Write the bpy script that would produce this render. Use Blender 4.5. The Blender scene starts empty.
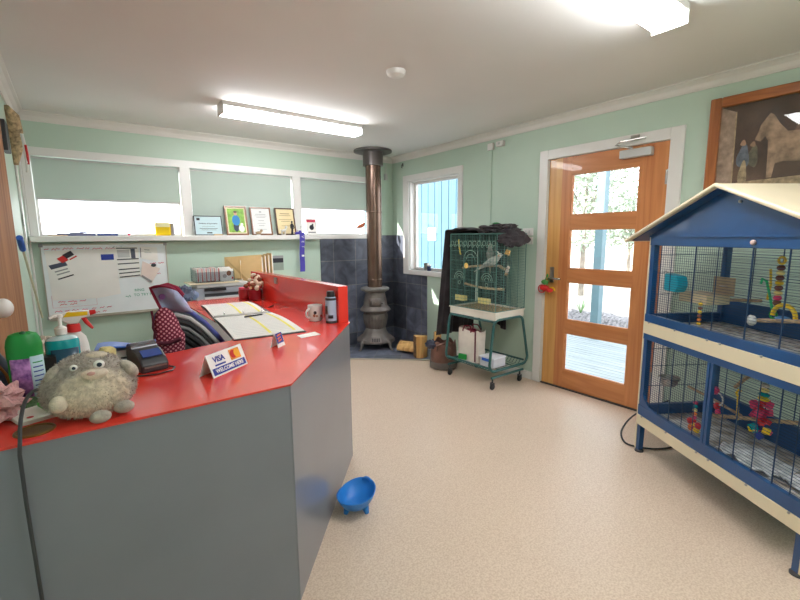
import bpy, math, random
from mathutils import Vector, Matrix, noise
random.seed(7)
C = bpy.context.scene.collection
SC = bpy.context.scene
PI = math.pi

# ---------------------------------------------------------------- camera
cam_d = bpy.data.cameras.new('camera')
cam = bpy.data.objects.new('camera', cam_d)
C.objects.link(cam)
SC.camera = cam
YAW, PITCH, ROLL = 0.6474, 0.1461, -0.0082
cam_d.sensor_width = 36.0
cam_d.lens = 427.9 * 36 / 800
cam_d.clip_start = 0.02
F = Vector((math.sin(YAW) * math.cos(PITCH), math.cos(YAW) * math.cos(PITCH), -math.sin(PITCH)))
R0 = Vector((math.cos(YAW), -math.sin(YAW), 0))
U0 = R0.cross(F)
R1 = R0 * math.cos(ROLL) + U0 * math.sin(ROLL)
U1 = -R0 * math.sin(ROLL) + U0 * math.cos(ROLL)
cam.matrix_world = Matrix(((R1.x, U1.x, -F.x, -3.4327), (R1.y, U1.y, -F.y, -4.6801), (R1.z, U1.z, -F.z, 1.3791), (0, 0, 0, 1)))

# ---------------------------------------------------------------- world, sun, exposure
SC.view_settings.view_transform = 'Standard'
SC.view_settings.look = 'None'
SC.view_settings.gamma = 1
SC.view_settings.use_curve_mapping = False
SC.view_settings.exposure = 0.0
SC.cycles.use_denoising = True
SC.cycles.max_bounces = 10
SC.cycles.diffuse_bounces = 5
SC.cycles.transparent_max_bounces = 24
SC.cycles.sample_clamp_indirect = 6
SKY_STRENGTH = 5.5
SUN_STRENGTH = 14.0
LAMP_STRENGTH = 38.0
world = bpy.data.worlds.new('World')
SC.world = world
world.use_nodes = True
wn = world.node_tree
wn.nodes.clear()
wo = wn.nodes.new('ShaderNodeOutputWorld')
wb = wn.nodes.new('ShaderNodeBackground')
wr = wn.nodes.new('ShaderNodeValToRGB')
wg = wn.nodes.new('ShaderNodeTexCoord')
wsx = wn.nodes.new('ShaderNodeSeparateXYZ')
wn.links.new(wg.outputs['Generated'], wsx.inputs[0])
wn.links.new(wsx.outputs['Z'], wr.inputs[0])
wr.color_ramp.elements[0].position = 0.0
wr.color_ramp.elements[0].color = (0.95, 0.97, 1.0, 1)
wr.color_ramp.elements[1].position = 0.7
wr.color_ramp.elements[1].color = (0.80, 0.90, 1.0, 1)
wn.links.new(wr.outputs[0], wb.inputs[0])
wb.inputs[1].default_value = SKY_STRENGTH
wn.links.new(wb.outputs[0], wo.inputs[0])
sun_d = bpy.data.lights.new('sun', 'SUN')
sun_d.energy = SUN_STRENGTH
sun_d.angle = 0.01
sun_d.color = (1.0, 0.95, 0.86)
sun = bpy.data.objects.new('sun', sun_d)
C.objects.link(sun)
sun.rotation_euler = Vector((1, -0.30, -0.36)).to_track_quat('-Z', 'Y').to_euler()


# ---------------------------------------------------------------- mesh helper
class MB:
    def __init__(s):
        s.v = []
        s.f = []

    def add(s, vs, fs):
        n = len(s.v)
        s.v += [tuple(v) for v in vs]
        s.f += [tuple(i + n for i in f) for f in fs]
        return s

    def box(s, x0, x1, y0, y1, z0, z1):
        if x0 > x1: x0, x1 = x1, x0
        if y0 > y1: y0, y1 = y1, y0
        if z0 > z1: z0, z1 = z1, z0
        vs = [(x, y, z) for z in (z0, z1) for y in (y0, y1) for x in (x0, x1)]
        return s.add(vs, [(0, 2, 3, 1), (4, 5, 7, 6), (0, 1, 5, 4), (2, 6, 7, 3), (0, 4, 6, 2), (1, 3, 7, 5)])

    def rbox(s, c, size, rot):
        """box centred on c turned by euler rot"""
        m = Matrix.LocRotScale(Vector(c), Matrix.Identity(3).to_euler() if rot is None else
                               __import__('mathutils').Euler(rot), None)
        a, b, d = size[0] / 2, size[1] / 2, size[2] / 2
        vs = [m @ Vector((x, y, z)) for z in (-d, d) for y in (-b, b) for x in (-a, a)]
        return s.add(vs, [(0, 2, 3, 1), (4, 5, 7, 6), (0, 1, 5, 4), (2, 6, 7, 3), (0, 4, 6, 2), (1, 3, 7, 5)])

    def prism(s, poly, z0, z1):
        n = len(poly)
        vs = [(x, y, z0) for x, y in poly] + [(x, y, z1) for x, y in poly]
        fs = [tuple(range(n - 1, -1, -1)), tuple(range(n, 2 * n))]
        fs += [(i, (i + 1) % n, n + (i + 1) % n, n + i) for i in range(n)]
        return s.add(vs, fs)

    def slab(s, pts, d):
        """planar polygon of 3d points thickened by vector d"""
        n = len(pts)
        d = Vector(d)
        vs = [Vector(p) for p in pts] + [Vector(p) + d for p in pts]
        fs = [tuple(range(n - 1, -1, -1)), tuple(range(n, 2 * n))]
        fs += [(i, (i + 1) % n, n + (i + 1) % n, n + i) for i in range(n)]
        return s.add(vs, fs)

    def tube(s, pts, r, n=8, closed=False, caps=True):
        pts = [Vector(p) for p in pts]
        m = len(pts)
        rs = r if isinstance(r, (list, tuple)) else [r] * m
        rings = []
        up = None
        for i, p in enumerate(pts):
            if closed:
                t = pts[(i + 1) % m] - pts[i - 1]
            elif i == 0:
                t = pts[1] - pts[0]
            elif i == m - 1:
                t = pts[-1] - pts[-2]
            else:
                t = (pts[i + 1] - p).normalized() + (p - pts[i - 1]).normalized()
            t.normalize()
            if up is None:
                up = Vector((0, 0, 1)) if abs(t.z) < 0.9 else Vector((1, 0, 0))
            a = t.cross(up)
            if a.length < 1e-5:
                a = t.cross(Vector((0.3, 0.9, 0.1)))
            a.normalize()
            b = a.cross(t).normalized()
            up = b
            rings.append([p + (a * math.cos(2 * PI * k / n + PI / n) + b * math.sin(2 * PI * k / n + PI / n)) * rs[i] for k in range(n)])
        vs = [v for rg in rings for v in rg]
        fs = []
        cnt = m if closed else m - 1
        for i in range(cnt):
            j = (i + 1) % m
            for k in range(n):
                l = (k + 1) % n
                fs.append((i * n + k, j * n + k, j * n + l, i * n + l))
        if not closed and caps:
            fs.append(tuple(range(n)))
            fs.append(tuple((m - 1) * n + k for k in range(n - 1, -1, -1)))
        return s.add(vs, fs)

    def wire(s, a, b, r):
        return s.tube([a, b], r, 4, caps=False)

    def cyl(s, a, b, r0, r1=None, n=20):
        return s.tube([a, b], [r0, r0 if r1 is None else r1], n)

    def lathe(s, prof, c=(0, 0, 0), n=32, sx=1, sy=1, rib=0, nrib=0):
        vs = []
        for j, (r, z) in enumerate(prof):
            for k in range(n):
                a = 2 * PI * k / n
                rr = r * (1 + (rib * math.cos(a * nrib) if rib else 0))
                vs.append((c[0] + rr * math.cos(a) * sx, c[1] + rr * math.sin(a) * sy, c[2] + z))
        fs = []
        for j in range(len(prof) - 1):
            for k in range(n):
                l = (k + 1) % n
                fs.append((j * n + k, j * n + l, (j + 1) * n + l, (j + 1) * n + k))
        fs.append(tuple(range(n - 1, -1, -1)))
        m = (len(prof) - 1) * n
        fs.append(tuple(m + k for k in range(n)))
        return s.add(vs, fs)

    def ball(s, c, r, nu=16, nv=10, M=None):
        if not isinstance(r, (tuple, list)): r = (r, r, r)
        vs = [Vector((0, 0, -r[2]))]
        for j in range(1, nv):
            a = PI * j / nv
            for k in range(nu):
                b = 2 * PI * k / nu
                vs.append(Vector((r[0] * math.sin(a) * math.cos(b), r[1] * math.sin(a) * math.sin(b), -r[2] * math.cos(a))))
        vs.append(Vector((0, 0, r[2])))
        if M: vs = [M @ v for v in vs]
        vs = [v + Vector(c) for v in vs]
        fs = [(0, 1 + (k + 1) % nu, 1 + k) for k in range(nu)]
        for j in range(nv - 2):
            for k in range(nu):
                a = 1 + j * nu + k
                b = 1 + j * nu + (k + 1) % nu
                fs.append((a, b, b + nu, a + nu))
        t = len(vs) - 1
        fs += [(t, 1 + (nv - 2) * nu + k, 1 + (nv - 2) * nu + (k + 1) % nu) for k in range(nu)]
        return s.add(vs, fs)

    def torus(s, c, R, r, axis='z', n=24, m=8, arc=2 * PI, a0=0):
        full = abs(arc - 2 * PI) < 1e-6
        cnt = n if full else n + 1
        pts = []
        for k in range(cnt):
            a = a0 + arc * k / n
            u, v = R * math.cos(a), R * math.sin(a)
            pts.append({'z': (c[0] + u, c[1] + v, c[2]), 'y': (c[0] + u, c[1], c[2] + v), 'x': (c[0], c[1] + u, c[2] + v)}[axis])
        return s.tube(pts, r, m, closed=full)

    def grid(s, fn, nu, nv):
        vs = [fn(i / nu, j / nv) for j in range(nv + 1) for i in range(nu + 1)]
        fs = [(j * (nu + 1) + i, j * (nu + 1) + i + 1, (j + 1) * (nu + 1) + i + 1, (j + 1) * (nu + 1) + i) for j in range(nv) for i in range(nu)]
        return s.add(vs, fs)


OFF = {}


def build(name, mb, m, parent=None, smooth=False, bevel=0.0, solid=0.0, sub=0, recenter=True):
    me = bpy.data.meshes.new(name)
    xs = [v[0] for v in mb.v]; ys = [v[1] for v in mb.v]; zs = [v[2] for v in mb.v]
    c = Vector(((min(xs) + max(xs)) / 2, (min(ys) + max(ys)) / 2, min(zs))) if recenter else Vector((0, 0, 0))
    me.from_pydata([tuple(Vector(v) - c) for v in mb.v], [], mb.f)
    me.validate()
    me.materials.append(m)
    if smooth:
        me.polygons.foreach_set('use_smooth', [True] * len(me.polygons))
    o = bpy.data.objects.new(name, me)
    C.objects.link(o)
    base = OFF.get(parent.name, Vector((0, 0, 0))) if parent else Vector((0, 0, 0))
    o.location = c - base
    OFF[o.name] = c.copy()
    if parent: o.parent = parent
    if sub:
        q = o.modifiers.new('sub', 'SUBSURF'); q.levels = sub; q.render_levels = sub
    if solid:
        q = o.modifiers.new('solid', 'SOLIDIFY'); q.thickness = solid; q.offset = 0
    if bevel:
        q = o.modifiers.new('bevel', 'BEVEL'); q.width = bevel; q.segments = 2; q.limit_method = 'ANGLE'
    if smooth and not sub:
        try:
            for e in me.edges: pass
            me.set_sharp_from_angle(angle=math.radians(40))
        except Exception:
            pass
    return o


def thing(name, label, cat, loc=(0, 0, 0), rotz=0.0, group=None):
    o = bpy.data.objects.new(name, None)
    o.empty_display_size = 0.05
    C.objects.link(o)
    o.location = loc
    o.rotation_euler = (0, 0, rotz)
    tag(o, label, cat, group)
    OFF[o.name] = Vector((0, 0, 0))
    return o


def tag(o, label, cat, group=None):
    o['label'] = label
    o['category'] = cat
    if group: o['group'] = group
    return o


def struct(o):
    o['kind'] = 'structure'
    return o


def sroot(name, loc=(0, 0, 0)):
    o = bpy.data.objects.new(name, None)
    o.empty_display_size = 0.05
    C.objects.link(o)
    o.location = loc
    o['kind'] = 'structure'
    OFF[o.name] = Vector((0, 0, 0))
    return o


def copy_tree(o, parent=None, **kw):
    c = o.copy()
    C.objects.link(c)
    if parent: c.parent = parent
    OFF[c.name] = OFF.get(o.name, Vector((0, 0, 0))).copy()
    for ch in list(o.children): copy_tree(ch, c)
    return c


def text(name, body, size, m, parent, loc, rot, ext=0.0006, align='CENTER', sx=1.0, bold=0.0):
    cu = bpy.data.curves.new(name, 'FONT')
    cu.body = body
    cu.size = size
    cu.extrude = ext
    cu.align_x = align
    cu.align_y = 'CENTER'
    cu.resolution_u = 3
    cu.offset = bold
    t = bpy.data.objects.new('tmp', cu)
    C.objects.link(t)
    bpy.context.view_layer.update()
    me = bpy.data.meshes.new_from_object(t.evaluated_get(bpy.context.evaluated_depsgraph_get()))
    bpy.data.objects.remove(t)
    me.name = name
    me.materials.clear()
    me.materials.append(m)
    o = bpy.data.objects.new(name, me)
    C.objects.link(o)
    o.parent = parent
    o.location = Vector(loc) - OFF.get(parent.name, Vector((0, 0, 0)))
    o.rotation_euler = rot
    o.scale = (sx, 1, 1)
    OFF[o.name] = Vector((0, 0, 0))
    return o


# ---------------------------------------------------------------- materials
def srgb(c):
    out = []
    for x in c[:3]:
        x = x / 255
        out.append(x / 12.92 if x <= 0.04045 else ((x + 0.055) / 1.055) ** 2.4)
    return (*out, 1)


def newmat(name):
    m = bpy.data.materials.new(name)
    m.use_nodes = True
    return m, m.node_tree, m.node_tree.nodes['Principled BSDF']


def mat(name, col, rough=0.6, metal=0.0, var=0.06, scale=6.0, bump=0.0, bscale=None, stretch=None, col2=None, sheen=0, trans=0, spec=0.5, coat=0, alpha=1, sss=0, emit=0):
    m, nt, b = newmat(name)
    N = nt.nodes
    L = nt.links
    tc = N.new('ShaderNodeTexCoord')
    mp = N.new('ShaderNodeMapping')
    L.new(tc.outputs['Object'], mp.inputs[0])
    if stretch: mp.inputs['Scale'].default_value = stretch
    nz = N.new('ShaderNodeTexNoise')
    nz.inputs['Scale'].default_value = scale
    nz.inputs['Detail'].default_value = 5
    L.new(mp.outputs[0], nz.inputs[0])
    rp = N.new('ShaderNodeValToRGB')
    c1 = srgb(col)
    if col2 is None:
        a = [max(0, x * (1 - var * 1.6)) for x in c1[:3]]
        d = [min(1, x * (1 + var * 1.6)) for x in c1[:3]]
    else:
        a, d = c1[:3], srgb(col2)[:3]
    rp.color_ramp.elements[0].color = (*a, 1)
    rp.color_ramp.elements[0].position = 0.33
    rp.color_ramp.elements[1].color = (*d, 1)
    rp.color_ramp.elements[1].position = 0.67
    L.new(nz.outputs[0], rp.inputs[0])
    L.new(rp.outputs[0], b.inputs['Base Color'])
    b.inputs['Roughness'].default_value = rough
    b.inputs['Metallic'].default_value = metal
    b.inputs['Specular IOR Level'].default_value = spec
    b.inputs['Coat Weight'].default_value = coat
    b.inputs['Sheen Weight'].default_value = sheen
    b.inputs['Transmission Weight'].default_value = trans
    b.inputs['Alpha'].default_value = alpha
    if emit:
        L.new(rp.outputs[0], b.inputs['Emission Color'])
        b.inputs['Emission Strength'].default_value = emit
    if bump:
        bn = N.new('ShaderNodeTexNoise')
        bn.inputs['Scale'].default_value = bscale or scale * 6
        bn.inputs['Detail'].default_value = 4
        L.new(mp.outputs[0], bn.inputs[0])
        bp = N.new('ShaderNodeBump')
        bp.inputs['Strength'].default_value = bump
        bp.inputs['Distance'].default_value = 0.01
        L.new(bn.outputs[0], bp.inputs['Height'])
        L.new(bp.outputs[0], b.inputs['Normal'])
    return m


def wood(name, c1, c2, axis='z', rough=0.35, scale=14.0, coat=0.2):
    m, nt, b = newmat(name)
    N = nt.nodes; L = nt.links
    tc = N.new('ShaderNodeTexCoord'); mp = N.new('ShaderNodeMapping')
    L.new(tc.outputs['Object'], mp.inputs[0])
    st = {'z': (1, 1, 0.07), 'x': (0.07, 1, 1), 'y': (1, 0.07, 1)}[axis]
    mp.inputs['Scale'].default_value = st
    nz = N.new('ShaderNodeTexNoise'); nz.inputs['Scale'].default_value = scale; nz.inputs['Detail'].default_value = 8
    nz.inputs['Distortion'].default_value = 1.2
    L.new(mp.outputs[0], nz.inputs[0])
    rp = N.new('ShaderNodeValToRGB')
    rp.color_ramp.elements[0].color = srgb(c1); rp.color_ramp.elements[0].position = 0.35
    rp.color_ramp.elements[1].color = srgb(c2); rp.color_ramp.elements[1].position = 0.65
    L.new(nz.outputs[0], rp.inputs[0]); L.new(rp.outputs[0], b.inputs['Base Color'])
    b.inputs['Roughness'].default_value = rough
    b.inputs['Coat Weight'].default_value = coat
    return m


def glass_mat(name, tint=(248, 249, 249), refl=0.06, rough=0.02):
    m = bpy.data.materials.new(name)
    m.use_nodes = True
    nt = m.node_tree; N = nt.nodes; L = nt.links
    N.clear()
    o = N.new('ShaderNodeOutputMaterial'); mx = N.new('ShaderNodeMixShader')
    t = N.new('ShaderNodeBsdfTransparent'); g = N.new('ShaderNodeBsdfGlossy')
    fr = N.new('ShaderNodeFresnel'); fr.inputs[0].default_value = 1.45
    t.inputs[0].default_value = srgb(tint)
    g.inputs['Roughness'].default_value = rough
    ge = N.new('ShaderNodeNewGeometry'); iv = N.new('ShaderNodeMath'); iv.operation = 'SUBTRACT'; iv.inputs[0].default_value = 1; L.new(ge.outputs['Backfacing'], iv.inputs[1])
    ml = N.new('ShaderNodeMath'); ml.operation = 'MULTIPLY'; L.new(fr.outputs[0], ml.inputs[0]); L.new(iv.outputs[0], ml.inputs[1])
    L.new(ml.outputs[0], mx.inputs[0]); L.new(t.outputs[0], mx.inputs[1]); L.new(g.outputs[0], mx.inputs[2])
    L.new(mx.outputs[0], o.inputs[0])
    return m


def emis(name, col, s):
    m, nt, b = newmat(name)
    b.inputs['Base Color'].default_value = srgb(col)
    b.inputs['Emission Color'].default_value = srgb(col)
    b.inputs['Emission Strength'].default_value = s
    return m


def translucent(name, col, mixf=0.35):
    m = bpy.data.materials.new(name)
    m.use_nodes = True
    nt = m.node_tree; N = nt.nodes; L = nt.links
    N.clear()
    o = N.new('ShaderNodeOutputMaterial'); mx = N.new('ShaderNodeMixShader')
    d = N.new('ShaderNodeBsdfDiffuse'); t = N.new('ShaderNodeBsdfTranslucent')
    tc = N.new('ShaderNodeTexCoord'); nz = N.new('ShaderNodeTexNoise'); nz.inputs['Scale'].default_value = 3
    rp = N.new('ShaderNodeValToRGB')
    c = srgb(col)
    rp.color_ramp.elements[0].color = tuple(x * .93 for x in c[:3]) + (1,)
    rp.color_ramp.elements[1].color = c
    L.new(tc.outputs['Object'], nz.inputs[0]); L.new(nz.outputs[0], rp.inputs[0])
    L.new(rp.outputs[0], d.inputs[0]); L.new(rp.outputs[0], t.inputs[0])
    mx.inputs[0].default_value = mixf
    L.new(d.outputs[0], mx.inputs[1]); L.new(t.outputs[0], mx.inputs[2]); L.new(mx.outputs[0], o.inputs[0])
    return m


M = {}
M['wall'] = mat('wall_green', (188, 208, 192), 0.55, var=0.02, scale=1.5, bump=0.03, bscale=60)
M['wall_dull'] = mat('wall_green_dull', (188, 208, 192), 0.6, var=0.02)
M['ceiling'] = mat('ceiling_paint', (224, 223, 220), 0.8, var=0.015, scale=1.2)
M['white'] = mat('white_gloss_paint', (226, 224, 220), 0.3, var=0.02, scale=3)
M['cream'] = mat('cream_enamel', (228, 214, 184), 0.4, var=0.03, scale=3)
M['door_red'] = wood('door_timber', (188, 116, 68), (212, 144, 90), 'z')
M['door_gold'] = wood('door_stile_timber', (204, 148, 82), (222, 172, 104), 'z')
M['door_rail'] = wood('door_rail_timber', (190, 120, 70), (212, 144, 90), 'y')
M['frame_wood'] = wood('picture_frame_timber', (140, 78, 34), (176, 106, 52), 'z', scale=22)
M['frame_wood_h'] = wood('picture_frame_timber_rail', (140, 78, 34), (176, 106, 52), 'y', scale=22)
M['dark_frame'] = wood('dark_frame_timber', (66, 40, 26), (92, 58, 38), 'z', scale=30)
M['brown_frame'] = wood('brown_frame_timber', (112, 70, 40), (140, 90, 54), 'z', scale=30)
M['glass'] = glass_mat('window_glass')
M['black'] = mat('black_plastic', (26, 26, 28), 0.4, var=0.1)
M['dark'] = mat('charcoal_plastic', (52, 53, 56), 0.45, var=0.08)
M['grey'] = mat('grey_plastic', (150, 150, 150), 0.5, var=0.04)
M['lgrey'] = mat('light_grey_plastic', (196, 196, 194), 0.45, var=0.03)
M['steel'] = mat('brushed_steel', (170, 168, 162), 0.3, metal=1, var=0.05, scale=20)
M['chrome'] = mat('chrome', (210, 210, 208), 0.12, metal=1, var=0.02)
M['paper'] = mat('paper', (238, 236, 230), 0.8, var=0.015, scale=8)
M['paper_cream'] = mat('cream_paper', (232, 220, 186), 0.8, var=0.03, scale=8)
M['manila'] = mat('manila_card', (226, 192, 138), 0.75, var=0.05, scale=7)
M['red'] = mat('red_plastic', (206, 36, 36), 0.4, var=0.05)
M['blue'] = mat('blue_plastic', (34, 92, 190), 0.4, var=0.05)
M['yellow'] = mat('yellow_plastic', (240, 200, 20), 0.4, var=0.05)
M['green'] = mat('green_plastic', (22, 138, 58), 0.4, var=0.05)
M['ink'] = mat('dark_ink', (40, 40, 48), 0.7, var=0.05)
M['ink_red'] = mat('red_marker', (214, 70, 96), 0.7, var=0.05)
M['ink_green'] = mat('green_marker', (40, 158, 130), 0.7, var=0.05)
M['ink_blue'] = mat('blue_print', (44, 62, 150), 0.7, var=0.05)
M['purple'] = mat('purple_cloth', (70, 62, 160), 0.7, var=0.06)

# ================================================================ ROOM SHELL
H = 2.396
XL, YF = -3.72, -6.4
# floor: speckled vinyl
m, nt, b = newmat('floor_vinyl')
N = nt.nodes; L = nt.links
tc = N.new('ShaderNodeTexCoord')
v1 = N.new('ShaderNodeTexVoronoi'); v1.inputs['Scale'].default_value = 90
n1 = N.new('ShaderNodeTexNoise'); n1.inputs['Scale'].default_value = 2.2; n1.inputs['Detail'].default_value = 4
n2 = N.new('ShaderNodeTexNoise'); n2.inputs['Scale'].default_value = 130; n2.inputs['Detail'].default_value = 4
for q in (v1, n1, n2): L.new(tc.outputs['Object'], q.inputs[0])
r1 = N.new('ShaderNodeValToRGB')
r1.color_ramp.elements[0].color = srgb((202, 177, 155)); r1.color_ramp.elements[1].color = srgb((223, 203, 183))
r1.color_ramp.elements[0].position = 0.35; r1.color_ramp.elements[1].position = 0.62
L.new(n2.outputs[0], r1.inputs[0])
r2 = N.new('ShaderNodeValToRGB')
r2.color_ramp.elements[0].color = (0.94, 0.93, 0.92, 1); r2.color_ramp.elements[1].color = (1, 1, 1, 1)
L.new(n1.outputs[0], r2.inputs[0])
mx = N.new('ShaderNodeMix'); mx.data_type = 'RGBA'; mx.blend_type = 'MULTIPLY'; mx.inputs[0].default_value = 1
L.new(r1.outputs[0], mx.inputs[6]); L.new(r2.outputs[0], mx.inputs[7])
L.new(mx.outputs[2], b.inputs['Base Color'])
b.inputs['Roughness'].default_value = 0.38
M['floor'] = m
struct(build('floor', MB().box(XL - .12, .12, YF - .12, .14, -0.06, 0), M['floor']))
struct(build('ceiling', MB().box(XL - .12, .12, YF - .12, .14, H, H + .1), M['ceiling']))

# back wall with the long window opening
W0, W1, WZ0, WZ1 = -3.660, -0.25, 1.41, 2.065
mb = MB().box(XL - .12, .12, 0, .12, 0, WZ0).box(XL - .12, .12, 0, .12, WZ1, H).box(XL - .12, W0, 0, .12, WZ0, WZ1).box(W1, .12, 0, .12, WZ0, WZ1)
struct(build('wall_back', mb, M['wall']))
# right wall: small window and glazed door openings
RY0, RY1, RZ0, RZ1 = -1.225, -0.355, 0.965, 2.07
DY0, DY1, DZ = -3.335, -2.345, 2.055
mb = MB()
mb.box(0, .12, RY1, 0, 0, H).box(0, .12, RY0, RY1, 0, RZ0).box(0, .12, RY0, RY1, RZ1, H)
mb.box(0, .12, DY1, RY0, 0, H).box(0, .12, DY0, DY1, DZ, H).box(0, .12, YF, DY0, 0, H)
struct(build('wall_right', mb, M['wall']))
struct(build('wall_left', MB().box(XL - .12, XL, YF - .12, 0, 0, H), M['wall']))
struct(build('wall_front', MB().box(XL, .12, YF - .12, YF, 0, H), M['wall_dull']))

# cove cornices
def cornice(name, a, b, nrm):
    a = Vector(a); b = Vector(b); n = Vector(nrm)
    s = 0.068
    prof = [(0, 0), (s, 0), (s, -.008), (s * .72, -.012), (s * .35, -.030), (.012, -s * .8), (.010, -s), (0, -s)]
    vs = []
    for p in (a, b):
        for d, z in prof: vs.append(p + n * d + Vector((0, 0, z)))
    k = len(prof)
    fs = [tuple(range(k)), tuple(range(2 * k - 1, k - 1, -1))] + [(i, k + i, k + (i + 1) % k, (i + 1) % k) for i in range(k)]
    return struct(build(name, MB().add(vs, fs), M['white_coving']))


M['white_coving'] = mat('coving_paint', (222, 218, 212), 0.6, var=0.015)
cornice('trim_1', (XL, 0, H), (0, 0, H), (0, -1, 0))
cornice('trim_2', (0, 0, H), (0, YF, H), (-1, 0, 0))
cornice('trim_3', (XL, 0, H), (XL, YF, H), (1, 0, 0))
# baseboards
struct(build('baseboard_right', MB().box(-.018, 0, -2.26, -1.14, 0, .075).box(-.018, 0, YF, -3.43, 0, .075), M['white'], bevel=.003))
struct(build('baseboard_back', MB().box(XL, -1.09, -.018, 0, 0, .075), M['white'], bevel=.003))
struct(build('baseboard_left', MB().box(XL, XL + .018, -1.26, 0, 0, .075), M['white'], bevel=.003))

# ---- slate tiles round the stove
m, nt, b = newmat('slate_tiles')
N = nt.nodes; L = nt.links
geo = N.new('ShaderNodeNewGeometry'); sx = N.new('ShaderNodeSeparateXYZ'); L.new(geo.outputs['Position'], sx.inputs[0])
ad = N.new('ShaderNodeMath'); ad.operation = 'ADD'
L.new(sx.outputs['X'], ad.inputs[0]); L.new(sx.outputs['Y'], ad.inputs[1])
az = N.new('ShaderNodeMath'); az.operation = 'ADD'; az.inputs[1].default_value = -0.165 + 3.1
L.new(sx.outputs['Z'], az.inputs[0])
ax = N.new('ShaderNodeMath'); ax.operation = 'ADD'; ax.inputs[1].default_value = 3.1 + 0.15 - .155
L.new(ad.outputs[0], ax.inputs[0])
cb = N.new('ShaderNodeCombineXYZ'); L.new(ax.outputs[0], cb.inputs[0]); L.new(az.outputs[0], cb.inputs[1])
bk = N.new('ShaderNodeTexBrick'); bk.offset = 0.0
bk.inputs['Scale'].default_value = 1; bk.inputs['Brick Width'].default_value = .31; bk.inputs['Row Height'].default_value = .31
bk.inputs['Mortar Size'].default_value = .004; bk.inputs['Color1'].default_value = srgb((66, 70, 80)); bk.inputs['Color2'].default_value = srgb((112, 118, 136)); bk.inputs['Mortar'].default_value = srgb((124, 124, 124))
L.new(cb.outputs[0], bk.inputs['Vector'])
nz = N.new('ShaderNodeTexNoise'); nz.inputs['Scale'].default_value = 5; nz.inputs['Detail'].default_value = 8; nz.inputs['Distortion'].default_value = 1.5
L.new(geo.outputs['Position'], nz.inputs[0])
rp = N.new('ShaderNodeValToRGB'); rp.color_ramp.elements[0].color = (.55, .55, .55, 1); rp.color_ramp.elements[0].position = .3; rp.color_ramp.elements[1].color = (1.35, 1.32, 1.3, 1); rp.color_ramp.elements[1].position = .7
L.new(nz.outputs[0], rp.inputs[0])
mx = N.new('ShaderNodeMix'); mx.data_type = 'RGBA'; mx.blend_type = 'MULTIPLY'; mx.inputs[0].default_value = 1
L.new(bk.outputs[0], mx.inputs[6]); L.new(rp.outputs[0], mx.inputs[7]); L.new(mx.outputs[2], b.inputs['Base Color'])
b.inputs['Roughness'].default_value = 0.42
bp = N.new('ShaderNodeBump'); bp.inputs['Strength'].default_value = .35; bp.inputs['Distance'].default_value = .01
L.new(nz.outputs[0], bp.inputs['Height']); L.new(bp.outputs[0], b.inputs['Normal'])
M['slate'] = m
# hearth slab tile (mapped in plan)
m2 = m.copy(); m2.name = 'slate_hearth'
for nd in m2.node_tree.nodes:
    if nd.type == 'TEX_BRICK':
        g2 = [x for x in m2.node_tree.nodes if x.type == 'NEW_GEOMETRY'][0]
        mpn = m2.node_tree.nodes.new('ShaderNodeMapping'); mpn.inputs['Rotation'].default_value = (0, 0, math.radians(42)); mpn.inputs['Location'].default_value = (.13, .3, 0)
        m2.node_tree.links.new(g2.outputs['Position'], mpn.inputs[0]); m2.node_tree.links.new(mpn.outputs[0], nd.inputs['Vector'])
M['slate_h'] = m2
struct(build('trim_4', MB().box(-1.085, 0, -.012, 0, 0, 1.405), M['slate']))
mb = MB().box(-.012, 0, -.70, -.012, 0, .90).box(-.012, 0, -.235, -.012, .90, 1.405)
struct(build('trim_5', mb, M['slate']))
hp = [(-.012, -.012), (-1.085, -.012), (-1.085, -.49), (-.365, -1.145), (-.012, -1.145)]
struct(build('trim_6', MB().prism(hp, 0, .012), M['slate_h']))
M['alu'] = mat('aluminium_edge', (190, 184, 170), .35, metal=.7, var=.05)
mb = MB().tube([(-1.09, -.012, .007), (-1.09, -.492, .007), (-.365, -1.152, .007), (-.012, -1.152, .007)], .009, 6)
struct(build('trim_7', mb, M['alu']))

# ---- long back window
w1 = sroot('window_1')
mb = MB()
mb.box(W0 - .045, W1 + .06, -.018, 0, WZ1 - .005, 2.127)           # head architrave
mb.box(W0 - .045, W0 + .012, -.018, .12, WZ0, WZ1)                  # jambs
mb.box(W1 - .012, W1 + .06, -.018, .12, WZ0, WZ1)
build('window_frame', mb, M['white'], w1, bevel=.003)
build('mullion', MB().box(-2.553, -2.462, -.02, .12, WZ0, WZ1), M['white'], w1, bevel=.003)
build('mullion', MB().box(-1.403, -1.308, -.02, .12, WZ0, WZ1), M['white'], w1, bevel=.003)
build('window_sill', MB().box(W0 - .045, -1.13, -.135, .12, 1.362, 1.41).box(-1.13, W1 + .06, -.014, .12, 1.362, 1.41), M['white'], w1, bevel=.006)
for a, b_ in ((W0 + .012, -2.553), (-2.462, -1.403), (-1.308, W1 - .012)):
    sh = build('sash', MB().box(a, b_, .075, .1, WZ0, WZ0 + .018).box(a, b_, .075, .1, WZ1 - .018, WZ1).box(a, a + .018, .075, .1, WZ0 + .018, WZ1 - .018).box(b_ - .018, b_, .075, .1, WZ0 + .018, WZ1 - .018), M['white'], w1)
    build('pane', MB().box(a + .018, b_ - .018, .085, .089, WZ0 + .018, WZ1 - .018), M['glass'], sh)

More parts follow.
